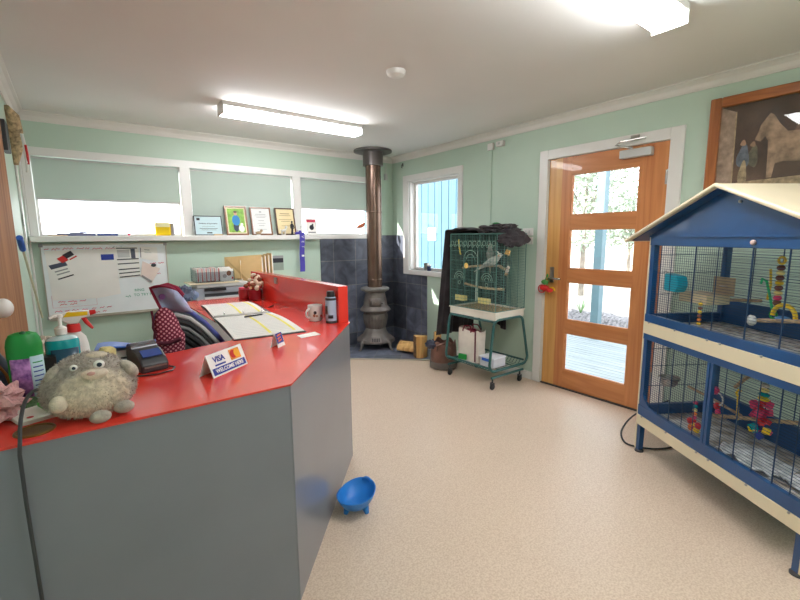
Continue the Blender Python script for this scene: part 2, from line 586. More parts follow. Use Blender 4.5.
# ---- small right window
w2 = sroot('window_2')
mb = MB()
mb.box(-.018, 0, RY0 - .07, RY1 + .115, RZ1, RZ1 + .07)
mb.box(-.018, 0, RY0 - .07, RY0, RZ0 - .06, RZ1).box(-.018, 0, RY1, RY1 + .115, RZ0 - .06, RZ1)
mb.box(0, .12, RY0, RY0 + .015, RZ0, RZ1).box(0, .12, RY1 - .015, RY1, RZ0, RZ1).box(0, .12, RY0, RY1, RZ1 - .015, RZ1)
build('window_frame', mb, M['white'], w2, bevel=.003)
build('window_sill', MB().box(-.03, .12, RY0, RY1, RZ0 - .06, RZ0), M['white'], w2, bevel=.004)
sh = build('sash', MB().box(.07, .1, RY0 + .015, RY0 + .05, RZ0, RZ1 - .015).box(.07, .1, RY1 - .05, RY1 - .015, RZ0, RZ1 - .015).box(.07, .1, RY0 + .05, RY1 - .05, RZ0, RZ0 + .03).box(.07, .1, RY0 + .05, RY1 - .05, RZ1 - .045, RZ1 - .015), M['white'], w2)
build('pane', MB().box(.083, .087, RY0 + .05, RY1 - .05, RZ0 + .03, RZ1 - .045), M['glass'], sh)

# ---- glazed timber door
struct(build('trim_8', MB().box(-.02, 0, DY1 - .005, DY1 + .078, 0, 2.125).box(-.02, 0, DY0 - .085, DY0 + .005, 0, 2.125).box(-.02, 0, DY0 + .005, DY1 - .005, DZ - .01, 2.125).box(0, .12, DY1 - .01, DY1 + 0, 0, DZ).box(0, .12, DY0, DY0 + .01, 0, DZ).box(0, .12, DY0, DY1, DZ - .01, DZ), M['white'], bevel=.003))
d1 = sroot('door_1', (0, 0, 0))
gx0, gx1 = -3.128, -2.572
dl, dr = -2.359, -3.322
build('stile', MB().box(.005, .043, gx0, dr, .012, 2.042), M['door_red'], d1)
build('stile', MB().box(.005, .043, dl, dl - .125, .012, 2.042), M['door_gold'], d1)
build('stile', MB().box(.005, .043, dl - .125, gx1, .012, 2.042), M['door_red'], d1)
rows = [(.175, .519), (.635, .977), (1.092, 1.434), (1.553, 1.896)]
edges = [.012] + [z for r in rows for z in r] + [2.042]
for i in range(0, len(edges), 2):
    build('rail', MB().box(.006, .042, gx0, gx1, edges[i], edges[i + 1]), M['door_rail'], d1)
for z0, z1 in rows:
    build('pane', MB().box(.022, .026, gx0, gx1, z0, z1), M['glass'], d1)
    mb = MB()
    t = .008
    for xx in (.010, .030):
        mb.box(xx, xx + .006, gx0, gx0 + t, z0, z1).box(xx, xx + .006, gx1 - t, gx1, z0, z1).box(xx, xx + .006, gx0 + t, gx1 - t, z0, z0 + t).box(xx, xx + .006, gx0 + t, gx1 - t, z1 - t, z1)
    build('glazing_bead', mb, M['door_rail'], d1)
pl = build('handle_plate', MB().box(-.004, .005, dl - .085, dl - .045, .96, 1.10), M['steel'], d1, bevel=.003)
build('lever_handle', MB().tube([(-.004, dl - .066, 1.0), (-.045, dl - .068, 1.0), (-.05, dl - .08, 1.0), (-.05, dl - .185, 1.0)], .009, 10), M['chrome'], pl, smooth=True)
build('lock_cylinder', MB().cyl((-.012, dl - .066, 1.06), (.0, dl - .066, 1.06), .013), M['steel'], pl, smooth=True)
cb_ = build('door_closer', MB().box(-.05, .005, -2.99, -3.22, 1.955, 2.015), M['lgrey'], d1, bevel=.006)
build('closer_arm', MB().tube([(-.03, -3.08, 2.02), (-.09, -2.98, 2.05), (-.10, -3.02, 2.07)], .008, 8).tube([(-.10, -3.02, 2.07), (-.03, -3.17, 2.085)], .007, 8).box(-.03, -.018, -3.06, -3.12, 2.075, 2.115), M['steel'], cb_)
build('hinge', MB().cyl((-.004, dr + .004, 1.74), (-.004, dr + .004, 1.84), .008).box(-.002, .006, dr - .0, dr + .012, 1.74, 1.84), M['steel'], d1)
build('hinge', MB().cyl((-.004, dr + .004, .24), (-.004, dr + .004, .34), .008).box(-.002, .006, dr - .0, dr + .012, .24, .34), M['steel'], d1)
struct(build('trim_9', MB().box(-.01, .12, DY0 + .01, DY1 - .01, 0, .011), M['dark']))

# ---- left wall: timber door beside the window, white architrave
struct(build('trim_10', MB().box(XL, XL + .02, -1.36, -1.28, 0, 2.13).box(XL, XL + .02, -3.0, -1.36, 2.05, 2.13), M['white'], bevel=.003))
d2 = sroot('door_2')
build('leaf', MB().box(XL + .002, XL + .030, -2.95, -1.375, .01, 2.045), wood('cupboard_door_timber', (140, 92, 56), (170, 118, 76), 'z', rough=.8, coat=0), d2, bevel=.003)
kn = build('knob', MB().ball((XL + .085, -2.80, 1.16), (.028, .032, .032)).cyl((XL + .030, -2.80, 1.16), (XL + .07, -2.80, 1.16), .012), M['white'], d2, smooth=True)
struct(build('trim_11', MB().box(XL, XL + .014, -.05, 0, .075, 2.328).box(XL, XL + .014, -.42, -.36, .075, 2.328), M['white'], bevel=.004))

# ================================================================ OUTSIDE
M['deck'] = wood('deck_boards', (116, 122, 124), (140, 146, 146), 'y', rough=.6, scale=20, coat=0)
mb = MB()
x = .14
while x < 2.6:
    mb.box(x, x + .088, -4.6, .35, -.13, -.10); x += .095
struct(build('deck', mb, M['deck']))
M['ground'] = mat('garden_soil', (160, 150, 136), .95, var=.2, scale=3, col2=(196, 188, 174), bump=.4)
def gfn(u, v):
    xx = 2.6 + 24 * u; yy = -16 + 30 * v
    h = -.35 + .10 * max(0, xx - 3.2) + .12 * noise.noise((xx * .6, yy * .6, 0))
    return (xx, yy, h)
struct(build('ground', MB().grid(gfn, 60, 60), M['ground'], smooth=True))
M['post'] = mat('porch_post_paint', (98, 122, 130), .6, var=.05)
t = build('porch_post', MB().box(2.42, 2.53, -1.60, -1.49, -.1, 3.2), M['post'])
tag(t, 'blue-green timber porch post outside the glazed door', 'post')
t = build('porch_post', MB().box(2.42, 2.53, -4.2, -4.09, -.1, 3.2), M['post'])
tag(t, 'blue-green porch post further along the deck towards the bird aviary', 'post')
M['blueboard'] = mat('blue_wall_boards', (62, 98, 114), .6, var=.03)
mb = MB()
y = -.12
while y < 2.6:
    mb.box(1.2, 1.24, y, y + .148, -.1, 3.0).box(1.215, 1.24, y + .148, y + .16, -.1, 3.0); y += .16
struct(build('wall_porch', mb, M['blueboard']))
t = thing('window_reflection', 'small pale square imitating a window reflection, set on the blue board wall outside', 'window', (1.18, .56, 1.42))  # pale framed square modelled in place of a reflection in the small window
build('window_frame', MB().box(0, .02, -.09, -.07, -.1, .1).box(0, .02, .07, .09, -.1, .1).box(0, .02, -.07, .07, -.1, -.085).box(0, .02, -.07, .07, .085, .1), M['white'], t)
build('pane', MB().box(.008, .014, -.07, .07, -.085, .085), M['lgrey'], t)
# low bank of crushed rock beyond the deck
M['stone'] = mat('bank_stone', (128, 122, 122), .95, var=.35, scale=26, bump=.8, bscale=60)
rs = random.Random(3)
def bankfn(u, v):
    xx = 2.72 + 1.0 * u; yy = -4.6 + 5.6 * v
    h = -.34 + .50 * math.sin(PI * min(1, u * 1.15 + .02)) ** .8 + .05 * noise.noise((xx * 4, yy * 4, 0)) + .03 * noise.noise((xx * 14, yy * 14, 3))
    return (xx, yy, h)
o = build('rock_bank', MB().grid(bankfn, 30, 160), M['stone'], smooth=False)
tag(o, 'low bank of crushed grey rock beyond the deck outside the door', 'rocks'); o['kind'] = 'stuff'

def foliage(rad, n, seed, leaf=.07, flat=1.0):
    r = random.Random(seed); mb = MB()
    for _ in range(n):
        d = Vector((r.gauss(0, 1), r.gauss(0, 1), r.gauss(0, 1))).normalized() * (r.random() ** .4)
        p = Vector((d.x * rad[0], d.y * rad[1], d.z * rad[2]))
        a = Vector((r.gauss(0, 1), r.gauss(0, 1), r.gauss(0, 1))).normalized() * leaf * r.uniform(.6, 1.3)
        b_ = a.cross(Vector((r.gauss(0, 1), r.gauss(0, 1), r.gauss(0, 1)))).normalized() * leaf * .35
        mb.add([p - a, p + b_, p + a, p - b_], [(0, 1, 2, 3)])
    return mb
M['leaf'] = mat('grey_green_leaves', (158, 170, 152), .7, var=.25, scale=3)
M['bark'] = mat('pale_bark', (140, 130, 118), .9, var=.2)
def tree(loc, hgt, rad, n, label, seed, grp=None):
    t = thing('garden_tree' if hgt > 1 else 'garden_shrub', label, 'tree' if hgt > 1 else 'shrub', loc, 0, grp)
    mb = foliage(rad, n, seed, .09 if hgt > 1 else .05)
    mb.v = [(v[0], v[1], v[2] + hgt) for v in mb.v]
    build('foliage', mb, M['leaf'], t, recenter=False)
    tr = MB().tube([(0, 0, -.3), (.04, .02, hgt * .5), (0, -.03, hgt)], [.07 * min(1, hgt / 2), .05 * min(1, hgt / 2), .02], 8)
    r = random.Random(seed)
    for _ in range(7):
        tr.tube([(0, 0, hgt * r.uniform(.5, .9)), (r.uniform(-1, 1) * rad[0] * .8, r.uniform(-1, 1) * rad[1] * .8, hgt + r.uniform(-.3, .8) * rad[2])], [.025, .008], 6)
    build('trunk', tr, M['bark'], t, smooth=True, recenter=False)
    return t
tree((6.3, .9, .1), 2.6, (1.1, 1.1, 1.7), 2600, 'feathery grey-green tree seen through the left of the door glass', 11)
tree((8.2, .7, .3), 1.5, (.7, 1.5, .8), 1300, 'low spreading tree behind the feathery tree outside', 12)
tree((9.5, -1.7, .5), 1.2, (.6, 1.6, .5), 700, 'distant low tree at the right of the door glass', 15)
# spiky plant on the bank
t = thing('grass_tuft', 'small spiky green plant on the bank left of the porch post', 'plant', (3.05, -.98, .12))
mb = MB()
for k in range(22):
    a = rs.uniform(0, 6.28); l = rs.uniform(.15, .32)
    e = Vector((math.cos(a) * l * .45, math.sin(a) * l * .45, l)); s_ = Vector((-math.sin(a), math.cos(a), 0)) * .009
    mb.add([-s_, s_, e], [(0, 1, 2)])
build('leaves', mb, mat('spiky_leaf', (110, 150, 90), .6, var=.2), t, recenter=False)
t = build('garden_rock', MB().ball((3.5, -1.75, .22), (.17, .2, .14), 10, 7), M['stone'], smooth=True)
tag(t, 'lone dark rock on the pale ground behind the bank', 'rock')

# ================================================================ RECEPTION COUNTER
M['laminate_red'] = mat('red_laminate', (224, 58, 46), 0.22, var=0.05, scale=2.2, coat=.3)
M['laminate_grey'] = mat('grey_laminate', (122, 125, 134), 0.28, var=0.03, scale=3, coat=.25)
CT = .87
ct = thing('reception_counter', 'large angled reception counter, red laminate top on grey panels with a raised red end screen', 'counter', (-2.9, -2.9, 0))
def loc2(ps, c=(-2.9, -2.9)): return [(x - c[0], y - c[1]) for x, y in ps]
outer = [(-3.70, -3.29), (-2.866, -3.29), (-2.132, -2.452), (-2.132, -.86)]
inner = [(-2.775, -.86), (-2.775, -2.33), (-2.84, -2.48), (-3.12, -2.555), (-3.36, -2.52), (-3.70, -2.50)]
build('countertop', MB().prism(loc2(outer + inner), CT - .007, CT), M['laminate_red'], ct)
def panel(a, b, nm, th=.03):
    a = Vector((*a, 0)); b = Vector((*b, 0)); d = (b - a).normalized(); n = Vector((-d.y, d.x, 0)) * th
    a = a + n * .15; b = b + n * .15
    ps = loc2([(a.x, a.y), (b.x, b.y), ((b + n).x, (b + n).y), ((a + n).x, (a + n).y)])
    return build(nm, MB().prism(ps, 0, CT - .007), M['laminate_grey'], ct)
panel((-3.70, -3.29), (-2.866, -3.29), 'front_panel')
panel((-2.866, -3.29), (-2.132, -2.452), 'angled_panel')
panel((-2.132, -2.452), (-2.132, -.86), 'end_panel')
build('screen', MB().prism(loc2([(-2.20, -2.44), (-2.136, -2.44), (-2.136, -.86), (-2.20, -.86)]), CT, 1.09), M['laminate_red'], ct)
build('latch', MB().box(.688, .70, 1.42, 1.46, 1.03, 1.075), M['steel'], ct)
mb = MB().torus((-.662, -.315, CT + .001), .042, .004, n=28, m=6)
mb.lathe([(.040, 0), (.040, .0015)], (-.662, -.315, CT), 28)
build('cable_hole_cap', mb, mat('brass_cap', (126, 92, 44), .4, metal=.5), ct)

# cable hanging over the front
pts = []
for i in range(13):
    f = i / 12
    pts.append((-3.50 + .0 + (-.085) * math.sin(f * PI * .5), -3.03 - .27 * f, CT + .012 + .07 * math.sin(f * PI) * 1.2))
pts += [(-3.588, -3.31, CT - .02), (-3.588, -3.315, CT - .15), (-3.585, -3.315, .45), (-3.588, -3.31, .1), (-3.58, -3.32, .012), (-3.5, -3.45, .012)]
o = build('power_cable', MB().tube(pts, .0045, 8), M['dark'], smooth=True)
tag(o, 'dark grey cable draped over the front edge of the red counter by the plush toy', 'cable')

# ---------------------------------------------------------------- plush toy
t = thing('plush_toy', 'round grey furry plush animal with cream belly on the red counter', 'plush toy', (-3.432, -3.165, CT), math.radians(4))
plush = t
m, nt, b = newmat('plush_fur')
N = nt.nodes; L = nt.links
tc = N.new('ShaderNodeTexCoord'); sp = N.new('ShaderNodeSeparateXYZ'); L.new(tc.outputs['Object'], sp.inputs[0])
# cream tummy: distance from a point on the front of the body
vm = N.new('ShaderNodeVectorMath'); vm.operation = 'DISTANCE'; vm.inputs[1].default_value = (.012, -.17, .075)
L.new(tc.outputs['Object'], vm.inputs[0])
nz = N.new('ShaderNodeTexNoise'); nz.inputs['Scale'].default_value = 26; nz.inputs['Detail'].default_value = 4; L.new(tc.outputs['Object'], nz.inputs[0])
ad = N.new('ShaderNodeMath'); ad.operation = 'MULTIPLY_ADD'; ad.inputs[1].default_value = .07; L.new(nz.outputs[0], ad.inputs[0]); L.new(vm.outputs['Value'], ad.inputs[2])
rp = N.new('ShaderNodeValToRGB'); rp.color_ramp.elements[0].position = .175; rp.color_ramp.elements[0].color = srgb((226, 212, 192)); rp.color_ramp.elements[1].position = .21; rp.color_ramp.elements[1].color = srgb((180, 170, 160))
L.new(ad.outputs[0], rp.inputs[0])
n3 = N.new('ShaderNodeTexNoise'); n3.inputs['Scale'].default_value = 60; L.new(tc.outputs['Object'], n3.inputs[0])
r3 = N.new('ShaderNodeValToRGB'); r3.color_ramp.elements[0].color = (.72, .70, .68, 1); r3.color_ramp.elements[1].color = (1.1, 1.1, 1.1, 1); r3.color_ramp.elements[0].position = .35; r3.color_ramp.elements[1].position = .6
L.new(n3.outputs[0], r3.inputs[0])
mx = N.new('ShaderNodeMix'); mx.data_type = 'RGBA'; mx.blend_type = 'MULTIPLY'; mx.inputs[0].default_value = .8
L.new(rp.outputs[0], mx.inputs[6]); L.new(r3.outputs[0], mx.inputs[7]); L.new(mx.outputs[2], b.inputs['Base Color'])
b.inputs['Roughness'].default_value = .95; b.inputs['Sheen Weight'].default_value = .4
RX, RY_, RZ_ = .162, .125, .133
def body_r(d):
    # pear-like: wider low down
    k = 1 + .08 * max(0, -d.z) - .16 * max(0, d.z)
    w = 1 + .03 * noise.noise(d * 3)
    return Vector((d.x * RX * k * w, d.y * RY_ * k * w, d.z * RZ_ * w))
mb = MB().ball((0, 0, 0), 1, 40, 26)
mb.v = [tuple(body_r(Vector(v).normalized()) + Vector((0, 0, .127))) for v in mb.v]
r = random.Random(5)
for _ in range(9000):
    d = Vector((r.gauss(0, 1), r.gauss(0, 1), r.gauss(0, 1))).normalized()
    p = body_r(d) + Vector((0, 0, .127))
    if p.z < .012: continue
    dr_ = (d + Vector((r.uniform(-.8, .8), r.uniform(-.8, .8), r.uniform(-1.2, .1)))).normalized()
    s_ = d.cross(dr_).normalized() * .0022
    e = p + dr_ * r.uniform(.008, .017)
    if e.z < .004: continue
    mb.add([p - s_, p + s_, e], [(0, 1, 2)])
build('body', mb, m, t, recenter=False)
fur2 = mat('grey_fur_tips', (180, 170, 156), .95, var=.15, scale=40, bump=.6, sheen=.3)
fur3 = mat('cream_fur', (220, 206, 184), .95, var=.1, scale=40, bump=.6, sheen=.3)
def bent(c, rad, M_=None): return MB().ball(c, rad, 18, 12, M_)
RotY = lambda a: Matrix.Rotation(math.radians(a), 3, 'Y')
build('ear', bent((-.118, -.030, .205), (.018, .026, .034), RotY(40)), fur2, t, smooth=True, recenter=False)
build('arm', bent((.138, -.045, .178), (.026, .026, .046), RotY(-38)), fur2, t, smooth=True, recenter=False)
build('arm', bent((-.112, -.105, .098), (.030, .020, .034)), fur3, t, smooth=True, recenter=False)
build('foot', bent((.012, -.142, .026), (.038, .024, .026)), fur2, t, smooth=True, recenter=False)
build('foot', bent((.098, -.108, .034), (.038, .026, .026)), fur2, t, smooth=True, recenter=False)
build('muzzle', bent((.012, -.112, .197), (.046, .020, .022)), mat('pink_cream_fur', (224, 206, 188), .9, var=.08, scale=30, bump=.5), t, smooth=True, recenter=False)
build('nose', bent((-.002, -.137, .206), (.014, .006, .008)), mat('pink_nose', (206, 156, 146), .6), t, smooth=True, recenter=False)
for cx, cy, rr in ((.030, -.102, .019), (-.052, -.094, .013)):
    e = build('eye', bent((cx, cy, .230), (rr, .010, rr * .95)), M['white'], t, smooth=True, recenter=False)
    build('pupil', bent((cx, cy - .0085, .230), (rr * .48, .004, rr * .48)), mat('eye_blue_grey', (48, 56, 68), .15), e, smooth=True, recenter=False)
build('head_tuft', bent((.030, -.02, .250), (.040, .03, .016)), fur3, t, smooth=True, recenter=False)

plush.scale = (.70, .70, .70)

# ---------------------------------------------------------------- air freshener
t = thing('air_freshener', 'green-capped air freshener can with purple lilac label on the counter', 'air freshener', (-3.585, -2.93, CT), math.radians(6))
fresh = t
M['lilac'] = mat('lilac_label', (92, 40, 116), .35, var=.1, scale=45, col2=(190, 130, 196))
build('can', MB().lathe([(.058, 0), (.064, .006), (.064, .165), (.058, .175)], n=36, sy=.62), M['green'], t, smooth=True)
build('cap', MB().lathe([(.066, .165), (.066, .215), (.060, .240), (.050, .256), (.030, .262), (.028, .25), (.0, .25)], n=36, sy=.62), M['green'], t, smooth=True)
def wraplab(name, r_, a0, a1, z0, z1, m_, sy=.62, parent=None, n=14):
    mb = MB().grid(lambda u, v: (r_ * math.cos(a0 + (a1 - a0) * u), r_ * sy * math.sin(a0 + (a1 - a0) * u), z0 + (z1 - z0) * v), n, 1)
    return build(name, mb, m_, parent, smooth=True, solid=.0008)
wraplab('lilac_label', .0655, -2.62, -1.38, .01, .17, M['lilac'], parent=t)
lb = wraplab('info_label', .0655, -1.38, -.30, .01, .175, mat('pale_label', (176, 206, 216), .4, var=.05), parent=t)
for k in range(8):
    wraplab('printed_line', .0668, -1.25, -.55, .03 + .017 * k, .034 + .017 * k, M['ink_blue'] if k != 7 else M['green'], parent=lb)
build('nozzle', MB().ball((0, -.015, .258), (.014, .012, .010)), mat('dark_green', (8, 84, 40), .4), t, smooth=True)

fresh.scale = (.68, .68, .86)
# ---------------------------------------------------------------- soap pump
t = thing('soap_dispenser', 'teal liquid soap bottle with white pump on the counter', 'soap dispenser', (-3.495, -2.80, CT), math.radians(4))
soap = t
M['teal'] = mat('teal_soap', (10, 160, 168), .15, var=.05, coat=.6)
mb = MB().lathe([(.052, 0), (.058, .008), (.058, .158), (.054, .166)], n=32, sy=.6)
build('bottle', mb, M['teal'], t, smooth=True)
build('shoulder', MB().lathe([(.0545, .166), (.044, .174), (.028, .178), (.018, .180), (.018, .182)], n=32, sy=.6), mat('clear_plastic', (190, 215, 218), .15, var=.02, coat=.5), t, smooth=True)
lb = wraplab('label', .0592, -2.35, -.55, .012, .135, mat('dark_teal_label', (6, 66, 92), .3, var=.1, scale=30), .6, t)
for z in (.028, .04, .052):
    wraplab('printed_line', .0605, -2.0, -.9, z, z + .005, mat('pale_print', (190, 225, 228), .5), .6, lb)
pm = build('pump', MB().lathe([(.018, .182), (.021, .184), (.021, .205), (.012, .212), (.007, .214), (.007, .240), (.012, .243), (.012, .252), (.006, .255)], n=24), M['white'], t, smooth=True)
build('spout', MB().tube([(0, 0, .248), (-.018, -.01, .250), (-.034, -.018, .243)], [.006, .006, .004], 10), M['white'], pm, smooth=True)

soap.scale = (.84, .84, 1.0)
# ---------------------------------------------------------------- trigger sprayer
t = thing('trigger_spray_bottle', 'white trigger spray bottle with red collar and yellow label on its head', 'spray bottle', (-3.46, -2.69, CT), math.radians(-6))
spr = t
build('bottle', MB().lathe([(.042, 0), (.046, .006), (.046, .09), (.044, .12), (.038, .15), (.020, .172), (.018, .176)], n=28, sy=.75), M['white'], t, smooth=True)
build('collar', MB().lathe([(.022, .172), (.024, .174), (.022, .20), (.019, .203)], n=28, rib=.02, nrib=14), M['red'], t, smooth=True)
mb = MB().slab([(-.045, -.014, .236), (-.05, -.014, .226), (-.012, -.014, .203), (.016, -.014, .203), (.028, -.014, .222), (.058, -.014, .228), (.058, -.014, .250), (.02, -.014, .252), (-.03, -.014, .246)], (0, .028, 0))
hd = build('spray_head', mb, M['white'], t, bevel=.004)
build('label', MB().slab([(-.03, -.016, .231), (.052, -.016, .233), (.052, -.016, .248), (-.015, -.016, .249)], (0, .032, 0)), M['yellow'], hd, bevel=.002)
build('trigger', MB().tube([(.034, 0, .228), (.044, 0, .205), (.058, 0, .185), (.064, 0, .178)], [.009, .008, .006, .004], 8), M['red'], t, smooth=True)
build('nozzle', MB().cyl((.058, 0, .24), (.078, 0, .243), .010, .008), M['red'], t, smooth=True)

spr.scale = (.92, .92, .98)
# crumpled tissues behind the bottles
def crumple(c, rad, seed, amp=.5, nu=22, nv=14, zmin=None):
    mb = MB().ball((0, 0, 0), 1, nu, nv)
    o = Vector((seed * 3.1, seed, 0))
    mb.v = [(c[0] + v[0] * rad[0] * (1 + amp * noise.noise(Vector(v) * 2.6 + o)), c[1] + v[1] * rad[1] * (1 + amp * noise.noise(Vector(v) * 2.6 + o)), c[2] + v[2] * rad[2] * (1 + amp * noise.noise(Vector(v) * 3.1 + o))) for v in mb.v]
    if zmin is not None: mb.v = [(v[0], v[1], max(v[2], zmin)) for v in mb.v]
    return mb
M['tissue'] = mat('soft_white_tissue', (226, 216, 204), .9, var=.06, scale=20, bump=.5)
o = build('crumpled_tissue', crumple((-3.545, -2.66, CT + .075), (.05, .045, .078), 2, zmin=CT + .001), M['tissue'], smooth=False)
tag(o, 'crumpled cream tissue paper between the air freshener and soap bottle', 'tissue')
o = build('yellow_sponge', MB().rbox((-3.37, -2.72, CT + .05), (.05, .05, .10), (0, .15, .3)), mat('pale_yellow_foam', (228, 216, 150), .95, var=.08, scale=50, bump=.5), bevel=.012)
tag(o, 'pale yellow sponge block behind the white spray bottle', 'sponge')
# pink ruffled thing and green packet on the left of the counter
o = build('pink_ruffle_cloth', crumple((-3.655, -3.03, CT + .045), (.055, .09, .048), 6, .9, 34, 20, zmin=CT + .001), mat('dusty_pink_cloth', (218, 168, 168), .85, var=.15, scale=30, bump=.5))
tag(o, 'crumpled dusty pink cloth at the left end of the counter', 'cloth')
t = thing('pamphlet_stack', 'flat white and green packet lying under the plush toy at the counter edge', 'packet', (-3.55, -3.08, CT), math.radians(20))
build('packet', MB().box(-.07, .07, -.06, .06, 0, .012), M['paper'], t, bevel=.002)
build('green_lid', MB().box(-.0, .065, -.03, .045, .012, .026), mat('lime_green', (70, 190, 70), .4), t, bevel=.004)
build('red_mark', MB().lathe([(.008, .0122), (.008, .013)], (-.04, -.035, 0), 16), M['red'], t)
o = build('green_glove', crumple((-3.60, -2.99, CT + .012), (.06, .03, .016), 8, .5, zmin=CT + .001), mat('olive_leafy_cloth', (60, 88, 48), .8, var=.2, scale=30, bump=.4))
tag(o, 'dark olive folded cloth lying in front of the air freshener', 'cloth')
t = thing('stapler_box', 'black cardboard box standing between the air freshener and the soap bottle', 'box', (-3.535, -2.83, CT), .1)
build('box', MB().box(-.018, .018, -.03, .03, 0, .12), M['black'], t, bevel=.002)
# dark mouse-like object at the extreme left
t = thing('desk_phone', 'dark blue-grey telephone handset leaning at the far left end of the counter', 'telephone', (-3.672, -2.86, CT), 0)
build('handset', MB().tube([(-.03, -.02, .20), (.0, -.01, .15), (.022, 0, .10), (.03, .0, .05), (.02, .01, .012)], [.020, .024, .026, .024, .02], 12), mat('slate_blue_plastic', (70, 84, 108), .35), t, smooth=True)
build('trim_strip', MB().tube([(-.02, -.045, .19), (.01, -.035, .14), (.032, -.026, .09), (.038, -.024, .05)], .004, 8), mat('copper_strip', (150, 96, 50), .4), t, smooth=True)

# ---------------------------------------------------------------- card terminal
t = thing('card_terminal', 'dark grey card payment terminal with blue screen on the counter', 'card terminal', (-3.24, -2.755, CT), math.radians(14))
mb = MB().slab([(-.05, -.075, 0), (-.05, .075, 0), (-.05, .075, .075), (-.05, .03, .088), (-.05, -.02, .075), (-.05, -.06, .05), (-.05, -.078, .03)], (.10, 0, 0))
bd = build('body', mb, M['dark'], t, bevel=.008)
build('paper_cover', MB().cyl((-.046, .045, .068), (.046, .045, .068), .034, n=28), mat('gunmetal_cover', (112, 114, 120), .25, metal=.5), t, smooth=True)
build('screen', MB().slab([(-.035, -.024, .0785), (.035, -.024, .0785), (.035, -.056, .0575), (-.035, -.056, .0575)], (0, -.002, .003)), mat('blue_screen', (58, 82, 150), .15), t)
build('card_slot', MB().box(-.04, .04, -.081, -.076, .02, .026), M['steel'], t)
o = build('terminal_lead', MB().tube([(-3.29, -2.86, CT + .004), (-3.23, -2.88, CT + .004), (-3.17, -2.86, CT + .004), (-3.155, -2.82, CT + .004), (-3.17, -2.79, CT + .004)], .003, 6), M['black'], smooth=True)
tag(o, 'thin black lead curled on the red top beside the card terminal', 'cable')

# blue folder on papers, on a low tray behind the terminal
t = thing('document_tray', 'black two-tier document tray behind the card terminal', 'tray', (-3.31, -2.61, CT), math.radians(8))
for z in (.0, .03):
    build('tier', MB().box(-.10, .10, -.055, .055, z, z + .004).box(-.10, -.096, -.055, .055, z, z + .02).box(.096, .10, -.055, .055, z, z + .02), M['black'], t)
o = build('paper_pile', MB().box(-3.395, -3.225, -2.65, -2.575, CT + .0345, CT + .062), M['paper'], bevel=.001)
tag(o, 'pile of white papers in the black tray under the blue folder', 'paper')
mb = MB()
def fl(u, v):
    return (-3.41 + .21 * u + .02 * v, -2.67 + .12 * v, CT + .072 + .012 * math.sin(u * 5 + v))
o = build('blue_folder', MB().grid(fl, 10, 4), M['blue'], solid=.006)
tag(o, 'bright blue plastic folder lying on papers behind the card terminal', 'folder')

# ---------------------------------------------------------------- tent signs
M['signwhite'] = mat('sign_card', (240, 238, 234), .6, var=.01)
t = thing('card_payment_sign', 'white folded tent card reading VISA and WELCOME HERE on the red counter', 'sign', (-3.005, -2.975, CT), math.radians(35))
# sign front in local x-z plane, facing -y
def tent(t, w, h, dp, m_):
    ang = math.atan2(dp, h)
    build('front_card', MB().slab([(-w / 2, -dp, 0), (w / 2, -dp, 0), (w / 2, 0, h), (-w / 2, 0, h)], (0, .0015, 0)), m_, t)
    build('back_card', MB().slab([(-w / 2, dp, 0), (w / 2, dp, 0), (w / 2, 0.001, h), (-w / 2, 0.001, h)], (0, -.0015, 0)), m_, t)
    return ang
w_, h_, dp_ = .196, .082, .032
ang = tent(t, w_, h_, dp_, M['signwhite'])
fr = t.children[0]
L_ = math.hypot(h_, dp_)
def onf(u, s, lift=.0012):   # point on the front card: u across, s up the slope (metres)
    return Vector((u, -dp_ + dp_ * s / L_ - lift * h_ / L_, h_ * s / L_ + lift * dp_ / L_ - lift * .0))
rot = (PI / 2 - ang, 0, 0)
def fquad(name, u0, u1, s0, s1, m_, par=None, lift=.0012):
    par = par or fr
    a, b_, c_, d_ = onf(u0, s0, lift), onf(u1, s0, lift), onf(u1, s1, lift), onf(u0, s1, lift)
    return build(name, MB().slab([a, b_, c_, d_], (0, -.0004, 0)), m_, par)
fquad('blue_band', -.090, .090, .006, .032, M['ink_blue'])
text('lettering', 'WELCOME HERE', .0205, M['signwhite'], fr, onf(0, .019, .0022), rot, bold=.0005)
text('lettering', 'VISA', .030, M['ink_blue'], fr, onf(-.042, .062, .0018), rot, bold=.0008)
fquad('visa_stripe', -.070, -.014, .038, .044, M['ink_blue'])
fquad('card_logo', .018, .076, .038, .080, mat('orange_logo_ground', (238, 150, 60), .6, var=.1, scale=60))
for uu, mm, lf in ((.037, mat('logo_red', (206, 40, 30), .6), .002), (.057, mat('logo_gold', (248, 176, 40), .6), .0026)):
    cc = onf(uu, .060, lf)
    n_ = 24
    pp = [onf(uu + .0165 * math.cos(2 * PI * k / n_), .060 + .0165 * math.sin(2 * PI * k / n_), lf) for k in range(n_)]
    build('logo_disc', MB().slab(pp, (0, -.0003, 0)), mm, fr)

t = thing('eftpos_sign', 'tiny blue and orange tent card standing behind the VISA sign', 'sign', (-2.70, -2.745, CT), math.radians(38))
w_, h_, dp_ = .062, .068, .020
ang = tent(t, w_, h_, dp_, M['signwhite'])
fr = t.children[0]; L_ = math.hypot(h_, dp_)
fquad('blue_square', -.028, .028, .018, .066, M['ink_blue'])
mb = MB()
mb.slab([onf(-.016, .050, .002), onf(.018, .056, .002), onf(.018, .062, .002), onf(-.016, .058, .002)], (0, -.0004, 0))
mb.slab([onf(-.018, .036, .002), onf(.012, .042, .002), onf(.012, .047, .002), onf(-.018, .043, .002)], (0, -.0004, 0))
mb.slab([onf(-.018, .024, .002), onf(.016, .030, .002), onf(.016, .035, .002), onf(-.018, .031, .002)], (0, -.0004, 0))
build('orange_logo', mb, mat('logo_orange', (240, 120, 40), .6), fr)

